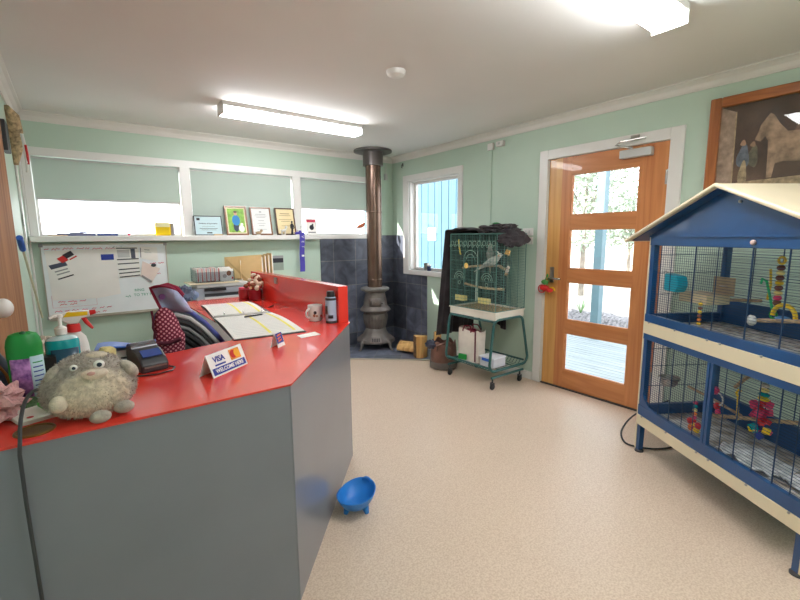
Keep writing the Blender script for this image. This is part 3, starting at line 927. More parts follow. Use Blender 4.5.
# ---------------------------------------------------------------- ring binder
t = thing('ring_binder', 'open ring binder with ruled pages lying across the red counter', 'ring binder', (-2.575, -1.83, CT), math.radians(-6))
build('cover', MB().box(-.19, .185, -.70, .64, 0, .005), M['dark'], t)
def page(x0, x1, y0, y1, z, nm):
    pb = build(nm, MB().grid(lambda u, v: (x0 + (x1 - x0) * u, y0 + (y1 - y0) * v, z + .012 * math.sin(PI * v)), 4, 10), M['paper'], t, solid=.004)
    for k in range(18):
        yy = y0 + (y1 - y0) * (k + 1) / 19
        zz = z + .012 * math.sin(PI * (k + 1) / 19) + .0025
        build('ruled_line', MB().box(x0 + .02, x1 - .02, yy - .0012, yy + .0012, zz, zz + .0004), M['lgrey'], pb)
    for xx in (x0 + (x1 - x0) * .50, x0 + (x1 - x0) * .86):
        build('highlighter_stripe', MB().grid(lambda u, v: (xx + .016 * u, y0 + (y1 - y0) * (.04 + .92 * v), z + .0032 + .012 * math.sin(PI * (.04 + .92 * v))), 1, 10), mat('highlighter', (240, 230, 110), .7), pb)
    return pb
page(-.185, .155, .03, .62, .006, 'page')
page(-.185, .18, -.685, -.01, .006, 'page')
rg = build('ring_bar', MB().box(-.18, .16, -.006, .026, .008, .016), M['steel'], t, bevel=.002)
for xx in (-.12, .0, .12):
    build('ring', MB().torus((xx, 0.010, .016), .018, .002, 'x', 20, 6), M['chrome'], rg, smooth=True)
# pen
t = thing('ballpoint_pen', 'dark ballpoint pen resting on the lower page of the open binder', 'pen', (-2.56, -1.99, CT + .024), math.radians(12))
build('barrel', MB().cyl((-.065, 0, 0), (.055, 0, 0), .005, n=12), M['dark'], t, smooth=True)
build('tip', MB().cyl((.055, 0, 0), (.068, 0, 0), .005, .001, n=12), M['steel'], t, smooth=True)
build('clip', MB().box(-.062, -.02, -.002, .002, .005, .008), M['steel'], t)
o = build('white_slip', MB().slab([(-2.545, -2.665, CT + .0005), (-2.43, -2.655, CT + .0005), (-2.425, -2.575, CT + .0005), (-2.54, -2.60, CT + .0005)], (0, 0, .001)), M['paper'])
tag(o, 'small blank white slip of paper at the counter corner in front of the mug', 'paper')
o = None if True else build('paper_sheet', MB().slab([(-2.80, -2.30, CT + .0008), (-2.60, -2.55, CT + .0008), (-2.52, -2.40, CT + .0008), (-2.70, -2.20, CT + .0008)], (0, 0, .001)), M['paper'])

# mug
t = thing('patterned_mug', 'white mug printed with small red and dark pictures beside the aerosol can', 'mug', (-2.275, -2.275, CT), math.radians(200))
build('cup', MB().lathe([(.036, 0), (.040, .003), (.044, .04), (.045, .098), (.041, .098), (.040, .04), (.034, .008), (.0, .008)], n=36), M['white'], t, smooth=True)
build('handle', MB().torus((.052, 0, .052), .026, .006, 'y', 20, 8, arc=PI * 1.1, a0=-PI * .55), M['white'], t, smooth=True)
r = random.Random(9)
for k in range(16):
    a = r.uniform(0, 6.28); z = r.uniform(.02, .082); rr = .0455
    mb = MB(); s_ = r.uniform(.006, .010)
    mb.ball((rr * math.cos(a), rr * math.sin(a), z), (s_, s_, s_ * 1.1), 8, 6)
    mb.v = [tuple(Vector((v[0], v[1], 0)).normalized() * min(Vector((v[0], v[1], 0)).length, .0463) + Vector((0, 0, v[2]))) for v in mb.v]
    build('printed_motif', mb, [M['ink'], M['red'], mat('tan_print', (170, 110, 80), .6)][k % 3], t)
# spray can
t = thing('aerosol_can', 'pale blue aerosol can with black lid at the end of the red screen', 'aerosol can', (-2.228, -2.395, CT), 0)
build('can', MB().lathe([(.030, 0), (.033, .003), (.033, .15), (.028, .158)], n=32), mat('pale_blue_can', (166, 182, 204), .3, var=.04), t, smooth=True)
build('band', MB().lathe([(.0335, .0), (.0335, .014), (.0335, .014)], n=32), M['dark'], t)
build('band', MB().lathe([(.0335, .138), (.0335, .152), (.0335, .152)], n=32), M['dark'], t)
build('lid', MB().lathe([(.024, .156), (.024, .185), (.020, .192), (.0, .193)], n=28), M['black'], t, smooth=True)
wraplab('picture_label', .034, 2.6, 3.6, .055, .105, mat('brown_dog_print', (88, 62, 52), .5, var=.3, scale=60), 1, t)
wraplab('printed_line', .034, 3.65, 4.6, .03, .05, M['ink'], 1, t)

# red pot with dried flowers
t = thing('flower_pot', 'small dark red pot of dried brown and cream pods at the counter far end', 'pot', (-2.262, -1.13, CT), 0)
build('pot', MB().lathe([(.044, 0), (.052, .004), (.058, .085), (.060, .088), (.054, .088), (.050, .06), (.0, .06)], n=32), mat('dark_red_glaze', (150, 28, 44), .3), t, smooth=True)
r = random.Random(4)
pcs = [mat('dried_cream', (222, 200, 176), .8), mat('dried_brown', (134, 76, 52), .8), mat('dried_red', (176, 60, 50), .8)]
for k in range(38):
    a = r.uniform(0, 6.28); q = r.uniform(0, .064); z = .095 + .115 * (1 - (q / .07) ** 2) * r.uniform(.4, 1)
    build('pod', MB().ball((q * 1.15 * math.cos(a), q * 1.15 * math.sin(a), z), (r.uniform(.016, .024), r.uniform(.014, .02), r.uniform(.016, .024)), 10, 7), pcs[0 if k % 2 else (1 if k % 4 else 2)], t, smooth=True)
t = thing('red_jar', 'second dark red jar half hidden behind the pot of dried pods', 'jar', (-2.318, -1.03, CT), 0)
build('jar', MB().lathe([(.040, 0), (.046, .004), (.048, .07), (.042, .085), (.0, .085)], n=28), mat('dark_red_jar', (160, 30, 40), .3), t, smooth=True)
build('lid', MB().lathe([(.044, .086), (.044, .10), (.0, .104)], n=28), M['ink_red'], t, smooth=True)
o = build('red_pencil', MB().cyl((-2.33, -1.62, CT + .006), (-2.27, -1.56, CT + .006), .005), M['dark'], smooth=True)
tag(o, 'short dark pencil stub lying on the red top near the screen', 'pencil')
# little boxes behind the end screen on its top ledge

# ================================================================ POT-BELLY STOVE
M['iron'] = mat('cast_iron', (116, 108, 103), .5, metal=.45, var=.14, scale=9, bump=.25, bscale=70)
M['enamel'] = mat('brown_flue_enamel', (112, 90, 78), .25, metal=.6, var=.1, scale=4)
M['flange'] = mat('grey_flue_collar', (104, 98, 96), .3, metal=.6, var=.06)
st = thing('pot_belly_stove', 'grey cast iron pot-belly stove with a tall flue on the slate hearth', 'stove', (-.50, -.29, .012))
ir = M['iron']
build('body', MB().lathe([(.135, .43), (.165, .46), (.180, .475), (.185, .49), (.175, .505), (.150, .53), (.140, .60), (.128, .66), (.120, .70)], n=40), ir, st, smooth=True)
build('fire_bowl', MB().lathe([(.115, .235), (.135, .29), (.150, .36), (.152, .41), (.140, .435)], n=72, rib=.02, nrib=24), ir, st, smooth=True)
build('belly_band', MB().torus((0, 0, .478), .178, .014, n=40), ir, st, smooth=True)
lid = build('top_plate', MB().lathe([(.135, .70), (.150, .712), (.172, .722), (.178, .735), (.176, .748), (.160, .757), (.10, .762), (.0, .763)], n=40), mat('worn_iron_top', (142, 138, 134), .4, metal=.5, var=.1, scale=12), st, smooth=True)
build('base_skirt', MB().lathe([(.222, .085), (.236, .095), (.232, .115), (.20, .140), (.165, .165), (.140, .20), (.128, .24), (.120, .25)], n=8 * 6, rib=.012, nrib=8), ir, st, smooth=True)
build('base_rim', MB().torus((0, 0, .092), .230, .010, n=40), ir, st, smooth=True)
# front faces the camera: direction
fa = math.atan2(-4.39, -2.93)
Rz = lambda v, a=fa: (v[0] * math.cos(a) - v[1] * math.sin(a), v[0] * math.sin(a) + v[1] * math.cos(a), v[2])
mb = MB().torus((0, 0, 0), .040, .007, 'x', 24, 8)
for k in range(4):
    a = k * PI / 4
    mb.cyl((0, -.038 * math.cos(a), -.038 * math.sin(a)), (0, .038 * math.cos(a), .038 * math.sin(a)), .006, n=6)
mb.ball((.003, 0, 0), (.008, .014, .014), 12, 8)
mb.v = [Rz((v[0] + .150, v[1], v[2] + .585)) for v in mb.v]
dr = build('loading_door', MB().grid(lambda u, v: Rz((.152 * math.cos(-.5 + u), .152 * math.sin(-.5 + u), .535 + .10 * v)), 12, 2), ir, st, smooth=True, solid=.012)
build('air_wheel', mb, ir, dr, smooth=True)
build('door_latch', MB().ball(Rz((.150, .085, .575)), (.016, .016, .012), 10, 6), ir, dr, smooth=True)
mb = MB().slab([Rz((.215, -.075, .10)), Rz((.215, .075, .10)), Rz((.178, .060, .165)), Rz((.178, -.060, .165))], Rz((.016, 0, .006)))
ad_ = build('ash_door', mb, ir, st, bevel=.004)
mb = MB()
for k in range(5):
    yy = -.04 + .02 * k
    mb.slab([Rz((.226, yy - .006, .112)), Rz((.226, yy + .006, .112)), Rz((.204, yy + .006, .15)), Rz((.204, yy - .006, .15))], Rz((.006, 0, .003)))
build('vent_slots', mb, M['black'], ad_)
for k in range(4):
    a = fa + PI / 4 + k * PI / 2
    pts = [Rz((.17, 0, .11), a), Rz((.215, 0, .105), a), Rz((.245, 0, .07), a), Rz((.250, 0, .03), a), Rz((.275, 0, .008), a)]
    build('leg', MB().tube(pts, [.030, .030, .022, .014, .012], 10).lathe([(.022, 0), (.022, .008), (.0, .010)], (pts[-1][0], pts[-1][1], 0), 14), ir, st, smooth=True)
fl_ = build('flue_pipe', MB().lathe([(.092, .76), (.092, 2.26)], n=36), M['enamel'], st, smooth=True)
build('pipe_joint', MB().lathe([(.0935, .84), (.096, .845), (.096, .86), (.0935, .865)], n=36), M['enamel'], fl_, smooth=True)
build('pipe_joint', MB().lathe([(.0935, 1.655), (.096, 1.66), (.096, 1.672), (.0935, 1.677)], n=36), M['enamel'], fl_, smooth=True)
cl = build('ceiling_collar', MB().lathe([(.094, 2.205), (.120, 2.205), (.120, 2.365), (.125, 2.37)], n=40), M['flange'], fl_, smooth=True)
build('ceiling_flange', MB().lathe([(.13, 2.36), (.225, 2.362), (.228, 2.372), (.225, 2.383), (.0, 2.384)], n=48), M['flange'], cl, smooth=True)

# firewood
M['bark_wood'] = wood('split_log_wood', (196, 146, 84), (232, 190, 124), 'z', rough=.8, coat=0)
M['bark2'] = mat('log_bark', (112, 84, 60), .95, var=.25, scale=18, bump=.8)
def log(loc, rot, l, r_, seed, label):
    t = thing('firewood_log', label, 'log', loc, 0)
    rr = random.Random(seed); n_ = 18
    angs = sorted(rr.uniform(0, 2 * PI) for _ in range(n_))
    mb = MB(); R_ = __import__('mathutils').Euler(rot).to_matrix()
    prof = [(r_ * (1 + .12 * math.sin(3 * a + seed)) * math.cos(a), r_ * (1 + .12 * math.sin(2 * a)) * math.sin(a) if math.sin(a) > -.2 else -.25 * r_) for a in [2 * PI * k / n_ for k in range(n_)]]
    vs = []; seg = 8
    for j in range(seg + 1):
        z = -l / 2 + l * j / seg
        for i, (x, y) in enumerate(prof):
            q = 1 + .06 * noise.noise(Vector((x * 20, y * 20, z * 12 + seed)))
            vs.append(R_ @ Vector((x * q, y * q, z)))
    fs = [tuple(range(n_ - 1, -1, -1)), tuple(seg * n_ + k for k in range(n_))]
    for j in range(seg):
        for k in range(n_): fs.append((j * n_ + k, j * n_ + (k + 1) % n_, (j + 1) * n_ + (k + 1) % n_, (j + 1) * n_ + k))
    o = build('split_wood', mb.add(vs, fs), M['bark_wood'], t, recenter=False)
    # bark over the rounded side
    vs = []; ks = [k for k in range(n_) if math.sin(2 * PI * k / n_) > -.2]
    half = [k for k in ks if math.cos(2 * PI * k / n_) > .2]
    for j in range(seg + 1):
        z = -l / 2 + l * j / seg
        for k in half:
            x, y = prof[k]
            vs.append(R_ @ Vector((x * 1.05, y * 1.05, z * .98)))
    m_ = len(half)
    fs = [(j * m_ + k, j * m_ + k + 1, (j + 1) * m_ + k + 1, (j + 1) * m_ + k) for j in range(seg) for k in range(m_ - 1)]
    build('bark', MB().add(vs, fs), M['bark2'], t, solid=.006, recenter=False)
    return t
log((-.36, -1.0, .012 + .125), (0, 0, 2.3), .25, .075, 3, 'split firewood log standing on end on the hearth')
log((-.34, -.80, .012 + .05), (PI / 2, .0, .45), .30, .078, 5, 'split firewood log lying flat beside the standing log')
log((-.14, -1.06, .012 + .135), (0.05, 0, 1.2), .27, .05, 9, 'darker firewood log behind the standing log next to the brown bag')

# brown leather bag with dark gloves
M['leather'] = mat('brown_leather', (112, 78, 66), .45, var=.22, scale=7, bump=.3, bscale=40)
t = thing('leather_bag', 'round brown leather bag on the floor between the firewood and the cage trolley', 'bag', (-.40, -1.43, 0))
mb = MB().lathe([(.0, .002), (.125, .002), (.138, .02), (.140, .12), (.134, .22), (.122, .285), (.114, .285), (.126, .21), (.130, .12), (.12, .03), (.0, .02)], n=40)
mb.v = [(v[0] * (1 + .05 * noise.noise(Vector(v) * 9)), v[1] * (1 + .05 * noise.noise(Vector(v) * 9 + Vector((4, 0, 0)))), v[2] + (.02 * math.sin(6 * math.atan2(v[1], v[0])) if v[2] > .25 else 0)) for v in mb.v]
build('body', mb, M['leather'], t, smooth=True)
build('base_band', MB().lathe([(.142, .01), (.145, .015), (.146, .075), (.142, .08)], n=40), mat('worn_grey_leather', (104, 96, 90), .6, var=.15, scale=9), t, smooth=True)
build('handle', MB().tube([(-.12, -.03, .20), (-.15, -.07, .27), (-.09, -.12, .31), (-.02, -.13, .24)], .010, 8), M['leather'], t, smooth=True)
o = build('dark_glove', crumple((-.52, -1.37, .255), (.055, .075, .045), 12, .35), mat('navy_leather', (40, 42, 62), .4, var=.15, scale=20), smooth=True)
tag(o, 'dark navy leather glove draped over the rim of the brown bag', 'glove')

# ================================================================ CAGE TROLLEY AND SMALL CAGE
M['dkgreen'] = mat('dark_green_enamel', (40, 92, 90), .35, var=.08)
M['wire_green'] = mat('green_grey_wire', (90, 132, 124), .4, metal=.3, var=.05)
t = thing('cage_trolley', 'dark green tubular trolley on castors carrying the small bird cage', 'trolley', (-.335, -1.94, 0))
X0, X1, Y0, Y1 = -.195, .205, -.275, .275
for yy in (Y0 - .005, Y1 + .005):
    def arc(cx, cz, a0, a1, r_, n_=5): return [(cx + r_ * math.cos(a0 + (a1 - a0) * k / n_), yy, cz + r_ * math.sin(a0 + (a1 - a0) * k / n_)) for k in range(n_ + 1)]
    pts = arc(X0 + .06, .57, PI, PI / 2, .07) + arc(X1 - .06, .57, PI / 2, 0, .07) + arc(X1 + .02, .24, 0, -PI / 2, .07) [0:6] + arc(X0 + .02, .24, -PI / 2, -PI, .07)
    build('end_frame', MB().tube(pts, .0125, 10, closed=True), M['dkgreen'], t, smooth=True)
    build('foot_bar', MB().cyl((X0 - .02, yy, .115), (X1 + .03, yy, .115), .011, n=10), M['dkgreen'], t, smooth=True)
build('rail', MB().cyl((X0 - .04, Y0, .205), (X0 - .04, Y1, .205), .010, n=10), M['dkgreen'], t, smooth=True)
build('rail', MB().cyl((X1 + .04, Y0, .205), (X1 + .04, Y1, .205), .010, n=10), M['dkgreen'], t, smooth=True)
build('top_rail', MB().cyl((X0 + .0, Y0, .625), (X0 + .0, Y1, .625), .010, n=10), M['dkgreen'], t, smooth=True)
mb = MB()
k = Y0 + .03
while k < Y1:
    mb.tube([(X0 - .04, k, .205), (X0 + .0, k, .165), (X1 - .0, k, .165), (X1 + .04, k, .205)], .003, 5); k += .035
for xx in (X0 + .02, X0 + .12, X0 + .22, X0 + .32):
    mb.cyl((xx, Y0, .162), (xx, Y1, .162), .003, n=5)
build('wire_shelf', mb, M['dkgreen'], t)
for xx in (X0 + .0, X1 - .01):
    for yy in (Y0, Y1):
        cs = build('castor', MB().torus((xx, yy, .030), .018, .012, 'y', 20, 8).cyl((xx, yy - .010, .030), (xx, yy + .010, .030), .022, n=16), M['black'], t, smooth=True)
        build('castor_fork', MB().box(xx - .012, xx + .012, yy - .017, yy - .013, .03, .07).box(xx - .012, xx + .012, yy + .013, yy + .017, .03, .07).cyl((xx, yy, .066), (xx, yy, .112), .008, n=8), M['dark'], cs)

cg = thing('bird_cage', 'dark green wire bird cage with a cream base tray on the trolley', 'bird cage', (-.325, -1.94, .638))
cx0, cx1, cy0, cy1 = -.20, .205, -.285, .285
mb = MB()
for a in ((cx0, cx1, cy0, cy0 + .006), (cx0, cx1, cy1 - .006, cy1), (cx0, cx0 + .006, cy0, cy1), (cx1 - .006, cx1, cy0, cy1)):
    mb.box(a[0], a[1], a[2], a[3], .002, .072)
mb.box(cx0, cx1, cy0, cy1, .0, .006)
mb.box(cx0 - .008, cx1 + .008, cy0 - .008, cy0, .060, .072).box(cx0 - .008, cx1 + .008, cy1, cy1 + .008, .060, .072).box(cx0 - .008, cx0, cy0, cy1, .060, .072).box(cx1, cx1 + .008, cy0, cy1, .060, .072)
build('base_tray', mb, mat('off_white_tray', (226, 220, 206), .45, var=.04), cg, bevel=.002)
build('seed_litter', MB().box(cx0 + .006, cx1 - .006, cy0 + .006, cy1 - .006, .04, .055), mat('seed_litter', (176, 150, 112), .95, var=.5, scale=70), cg)['kind'] = 'stuff'
zt = .765
w = .0016
mb = MB()   # frame
for xx in (cx0, cx1):
    for yy in (cy0, cy1):
        mb.cyl((xx, yy, .07), (xx, yy, zt), .004, n=6)
for zz in (.075, zt):
    mb.cyl((cx0, cy0, zz), (cx0, cy1, zz), .004, n=6).cyl((cx1, cy0, zz), (cx1, cy1, zz), .004, n=6).cyl((cx0, cy0, zz), (cx1, cy0, zz), .004, n=6).cyl((cx0, cy1, zz), (cx1, cy1, zz), .004, n=6)
build('frame', mb, M['wire_green'], cg)
mb = MB()   # front: vertical bars in the lower half, horizontals between
y = cy0 + .016
while y < cy1:
    mb.wire((cx0, y, .075), (cx0, y, zt), w); y += .0175
for zz in (.16, .24, .34, .43, .52, .61, .66, .70): mb.wire((cx0, cy0, zz), (cx0, cy1, zz), .002)
build('front_bars', mb, M['wire_green'], cg)
for nm, yy in (('side_bars', cy0), ('side_bars', cy1)):
    mb = MB(); z = .09
    while z < zt:
        mb.wire((cx0, yy, z), (cx1, yy, z), w); z += .0145
    for xx in (cx0 + .1, cx0 + .2, cx0 + .3): mb.wire((xx, yy, .075), (xx, yy, zt), .002)
    build(nm, mb, M['wire_green'], cg)
mb = MB(); z = .09
while z < zt:
    mb.wire((cx1, cy0, z), (cx1, cy1, z), w); z += .0145
for k in range(5): mb.wire((cx1, cy0 + .1 * k + .08, .075), (cx1, cy0 + .1 * k + .08, zt), .002)
build('back_bars', mb, M['wire_green'], cg)
mb = MB(); x = cx0 + .02
while x < cx1:
    mb.wire((x, cy0, zt), (x, cy1, zt), w); x += .018
build('roof_bars', mb, M['wire_green'], cg)
mb = MB()   # scroll ornaments
for k in range(10):
    yy = cy0 + .03 + k * .057
    mb.torus((cx0 - .004, yy, .68), .020, .0022, 'x', 16, 5)
    mb.torus((cx0 - .004, yy + .02, .655), .012, .0022, 'x', 12, 5)
for yy in (-.18, .16):
    for rr in (.025, .045, .065): mb.torus((cx0 - .004, yy, .35), rr, .0024, 'x', 20, 5, arc=PI)
    mb.torus((cx0 - .004, yy, .31), .016, .0022, 'x', 16, 5)
for rr in (.05, .085): mb.torus((cx0 - .004, .02, .53), rr, .0024, 'x', 20, 5, arc=PI)
build('scrollwork', mb, mat('light_green_scroll', (140, 172, 156), .4, metal=.2), cg)
mb = MB()
for (a, b_, c, d) in ((-.075, .10, .28, .55),):
    mb.cyl((cx0 - .006, a, c), (cx0 - .006, b_, c), .003, n=6).cyl((cx0 - .006, a, d), (cx0 - .006, b_, d), .003, n=6).cyl((cx0 - .006, a, c), (cx0 - .006, a, d), .003, n=6).cyl((cx0 - .006, b_, c), (cx0 - .006, b_, d), .003, n=6)
build('door', mb, M['wire_green'], cg)
M['branch'] = mat('natural_branch', (176, 150, 118), .85, var=.2, scale=30, bump=.4)
build('perch', MB().tube([(-.10, .215, .44), (-.08, .13, .455), (-.06, .05, .465), (-.05, -.1, .47), (-.05, -.20, .475)], [.012, .011, .012, .010, .008], 8), M['branch'], cg, smooth=True)
mb = MB().tube([(-.13, .16, .295), (-.10, .05, .27), (-.08, -.1, .262), (-.06, -.26, .268)], .011, 10)
build('rope_perch', mb, mat('sisal_rope', (186, 160, 124), .9, var=.3, scale=60, bump=.6), cg, smooth=True)
build('swing', MB().tube([(-.01, -.105, .74), (-.01, -.105, .525), (-.01, -.03, .525), (-.01, -.03, .74)], .003, 6), M['steel'], cg)
M['pale_yellow'] = mat('pale_yellow_plastic', (238, 220, 140), .45, var=.04)
for yy in (.165, -.125):
    mb = MB()
    y0, y1 = yy - .055, yy + .055
    mb.slab([(cx0 + .004, y0, .135), (cx0 + .004, y1, .135), (cx0 + .004, y1, .188), (cx0 + .004, y0, .188)], (.004, 0, 0)).box(cx0 + .008, cx0 + .055, y0, y1, .135, .139)
    mb.box(cx0 + .051, cx0 + .055, y0, y1, .139, .18).box(cx0 + .008, cx0 + .051, y0, y0 + .004, .139, .18).box(cx0 + .008, cx0 + .051, y1 - .004, y1, .139, .18)
    f = build('food_cup', mb, M['pale_yellow'], cg)
    build('seed', MB().box(cx0 + .009, cx0 + .05, y0 + .005, y1 - .005, .15, .168), M['branch'], f)
o = build('fruit_slice', MB().lathe([(.024, -.004), (.026, 0), (.024, .004)], n=20), mat('dried_fruit', (232, 196, 108), .7, var=.1, scale=40), smooth=False)
o.location = (-.53, -1.865, 1.11); o.rotation_euler = (0, PI / 2, 0)
tag(o, 'round yellow fruit slice clipped to the branch in the small cage', 'treat')
o = build('treat_stick', MB().tube([(-.505, -1.77, 1.21), (-.508, -1.755, 1.27), (-.50, -1.74, 1.35)], .006, 8), M['yellow'], smooth=True)
tag(o, 'thin yellow treat stick hanging at the left of the small cage', 'bird toy')
t = thing('chain_toy', 'white beaded chain toy hanging behind the grey cockatiel', 'bird toy', (-.33, -2.06, 1.16))
build('chain', MB().tube([(0, 0, .22), (0, 0, .02)], .003, 6), M['steel'], t)
build('bell', MB().lathe([(.014, 0), (.016, .004), (.010, .018), (.003, .024)], n=16), M['lgrey'], t, smooth=True)
t = thing('block_toy', 'small cluster of cream and tan blocks hanging near the pale cockatiel', 'bird toy', (-.36, -2.17, 1.09))
for i, (a, b_, c) in enumerate(((0, 0, 0), (.01, -.03, -.02), (-.01, .025, .015), (0, -.05, .01), (.01, -.02, -.05))):
    build('block', MB().rbox((a, b_, c), (.022, .024, .022), (.3 * i, .5, i)), M['tissue'] if i % 2 else M['branch'], t)
build('cord', MB().cyl((0, 0, 0), (0, 0, .30), .002, n=6), M['steel'], t)
o = build('seed_bell', MB().rbox((-.355, -2.205, 1.235), (.03, .04, .045), (.3, .2, .4)), mat('seed_block', (230, 176, 96), .8, var=.2, scale=60), bevel=.006)
tag(o, 'orange seed block hanging under the bunched cloth in the small cage', 'treat')

# cockatiels
def bird(name, label, loc, rotz, lean, cm, wm, headm, sc=1.0):
    t = thing(name, label, 'bird', loc, rotz)
    ca, sa = math.cos(lean), math.sin(lean)
    def P(x, z, y=0): return Vector((x * ca - z * sa, y, x * sa + z * ca)) * sc
    # body axis along local x from tail (-) to head (+)
    prof = [(-.19, .004, -.012), (-.14, .007, -.008), (-.09, .013, -.004), (-.06, .022, 0), (-.025, .030, .0), (.01, .032, .002), (.035, .026, .006), (.052, .019, .012), (.066, .019, .018), (.080, .017, .021), (.090, .010, .020), (.094, .003, .018)]
    pts = [P(a, z) for a, r_, z in prof]
    build('body', MB().tube(pts, [q[1] * sc for q in prof], 16), cm, t, smooth=True, recenter=False)
    for s_ in (-1, 1):
        mb = MB().ball((0, 0, 0), 1, 14, 10)
        vs = []
        for v in mb.v:
            x = v[0] * .065 - .03; tz = v[2] * .018 * (1 - .5 * (v[0] < 0) * abs(v[0])); y = s_ * (.026 + v[1] * .007 - .012 * (v[0] < 0) * abs(v[0]))
            vs.append(P(x, tz + .004, y))
        mb.v = [tuple(v) for v in vs]
        build('wing', mb, wm, t, smooth=True, recenter=False)
    build('face', MB().ball(P(.076, .021), (.0165 * sc, .0178 * sc, .0165 * sc), 14, 10), headm, t, smooth=True, recenter=False)
    build('beak', MB().tube([P(.090, .020), P(.098, .014), P(.097, .006)], [.006 * sc, .005 * sc, .002 * sc], 8), M['grey'], t, smooth=True, recenter=False)
    build('crest', MB().tube([P(.074, .036), P(.068, .052), P(.056, .066)], [.006 * sc, .004 * sc, .001 * sc], 6), headm, t, smooth=True, recenter=False)
    for s_ in (-1, 1):
        build('eye', MB().ball(P(.082, .024, s_ * .0165), .0028 * sc, 8, 6), M['black'], t, smooth=True, recenter=False)
        build('cheek', MB().ball(P(.074, .016, s_ * .0155), (.006 * sc, .0035 * sc, .006 * sc), 10, 6), mat('cheek_orange', (232, 150, 90), .8), t, smooth=True, recenter=False)
        build('foot', MB().cyl(P(.0, -.024, s_ * .012), P(.012, -.043, s_ * .012), .003 * sc, n=6).tube([P(.0, -.045, s_ * .012), P(.03, -.041, s_ * .016)], .003 * sc, 6), M['grey'], t, recenter=False)
    return t
gm = mat('grey_feathers', (156, 152, 144), .85, var=.2, scale=40, bump=.3)
gw = mat('dark_grey_feathers', (124, 120, 116), .85, var=.2, scale=50, bump=.3)
pm_ = mat('pale_grey_feathers', (190, 188, 180), .85, var=.12, scale=40, bump=.3)
pw = mat('pearl_feathers', (166, 166, 162), .85, var=.2, scale=50, bump=.3)
bird('cockatiel', 'grey cockatiel sitting upright in the middle of the small cage', (-.335, -1.985, 1.215), math.radians(215), math.radians(72), gm, gw, mat('grey_face', (176, 170, 150), .8))
bird('cockatiel', 'pale grey cockatiel with a long tail slanting across the small cage', (-.43, -2.10, 1.155), math.radians(-80), math.radians(24), pm_, pw, mat('white_face', (222, 218, 204), .8), 1.15)

# black cloth over the cage
M['cloth_black'] = mat('black_cloth', (52, 46, 50), .95, var=.2, scale=9, bump=.5, bscale=22, sheen=.1)
t = thing('cage_cover', 'black cloth draped down the left of the small cage and bunched on its roof', 'cloth', (-.325, -1.94, 0))
def cov(u, v):
    # u along x depth, v from floor-side hem up and over the roof
    x = -.235 + .46 * u
    hem, top = .395, 1.425
    w_ = .014 * math.sin(u * 17) + .01 * math.sin(u * 41 + 1)
    if v < .72:
        q = v / .72
        z = hem + (top - hem) * q
        y = .325 + .075 * (1 - q) + w_ * (1.2 - q)
        x2 = x + (-.035 * (1 - q)) * (1 - u)
        return (x2, y, z)
    q = (v - .72) / .28
    return (x, .325 - .36 * q + w_ * .3, top + .010 + .018 * math.sin(q * 3) * (1 + .4 * math.sin(u * 9)) + .005 * math.sin(q * 20))
build('drape', MB().grid(cov, 36, 50), M['cloth_black'], t, smooth=True, solid=.006, recenter=False)
def backcov(u, v):
    y = .325 - .38 * u
    w_ = .012 * math.sin(u * 19) + .008 * math.sin(u * 43)
    return (.222 + w_ + .02 * (1 - v), y, .52 + .06 * math.sin(u * 5) + (1.425 - .52 - .06 * math.sin(u * 5)) * v)
build('back_drape', MB().grid(backcov, 30, 20), M['cloth_black'], t, smooth=True, solid=.005, recenter=False)
mb = MB().ball((0, 0, 0), 1, 72, 44)
vs = []
for v in mb.v:
    V = Vector(v)
    q = 1 + .42 * noise.noise(V * 2.1 + Vector((3, 1, 0))) + .22 * noise.noise(V * 5) + .10 * noise.noise(V * 11)
    x = .0 + V.x * .215 * q; y = -.150 + V.y * .135 * q; z = 1.432 + V.z * .055 * q
    if y < -.295:
        z -= .045 + (abs(y) - .295) * 1.6 + .05 * max(0, noise.noise(V * 4))
    elif z < 1.412: z = 1.412 + (z - 1.412) * .1
    vs.append((x, y, z))
mb.v = vs
build('bunched_fold', mb, M['cloth_black'], t, smooth=True, recenter=False)
mb = MB().ball((0, 0, 0), 1, 48, 30)
mb.v = [((.0 + v[0] * .20 * (1 + .4 * noise.noise(Vector(v) * 2.5))), (-.312 + v[1] * .026 * (1 + .5 * noise.noise(Vector(v) * 4))), 1.355 + v[2] * .065 * (1 + .6 * noise.noise(Vector(v) * 2.3 + Vector((0, 5, 0))) + .3 * noise.noise(Vector(v) * 7))) for v in mb.v]
build('hanging_fold', mb, M['cloth_black'], t, smooth=True, recenter=False)
mb = MB().ball((-.06, -.15, 1.495), (.03, .035, .008), 10, 6)
build('green_patch', mb, M['green'], t, smooth=True, recenter=False)

# things on the trolley shelf
t = thing('shopping_bag', 'white shopping bag with dark red handles and trim on the trolley shelf', 'bag', (-.40, -1.83, .168), 0)
mb = MB()
def bagf(s0, s1): pass
n_ = 40
vs = []
for j in range(9):
    z = .008 + .31 * j / 8
    for k in range(n_):
        a = 2 * PI * k / n_
        cxp = .070 * math.copysign(abs(math.cos(a)) ** .4, math.cos(a)); cyp = .135 * math.copysign(abs(math.sin(a)) ** .4, math.sin(a))
        q = 1 + .07 * noise.noise(Vector((cxp * 14, cyp * 14, z * 9)))
        vs.append((cxp * q, cyp * q, z + (.012 * math.sin(a * 5) if j == 8 else 0)))
fs = [tuple(range(n_ - 1, -1, -1))]
for j in range(8):
    for k in range(n_): fs.append((j * n_ + k, j * n_ + (k + 1) % n_, (j + 1) * n_ + (k + 1) % n_, (j + 1) * n_ + k))
build('body', mb.add(vs, fs), mat('white_bag_cloth', (222, 214, 204), .8, var=.06, scale=8, bump=.3), t, smooth=True, recenter=False)
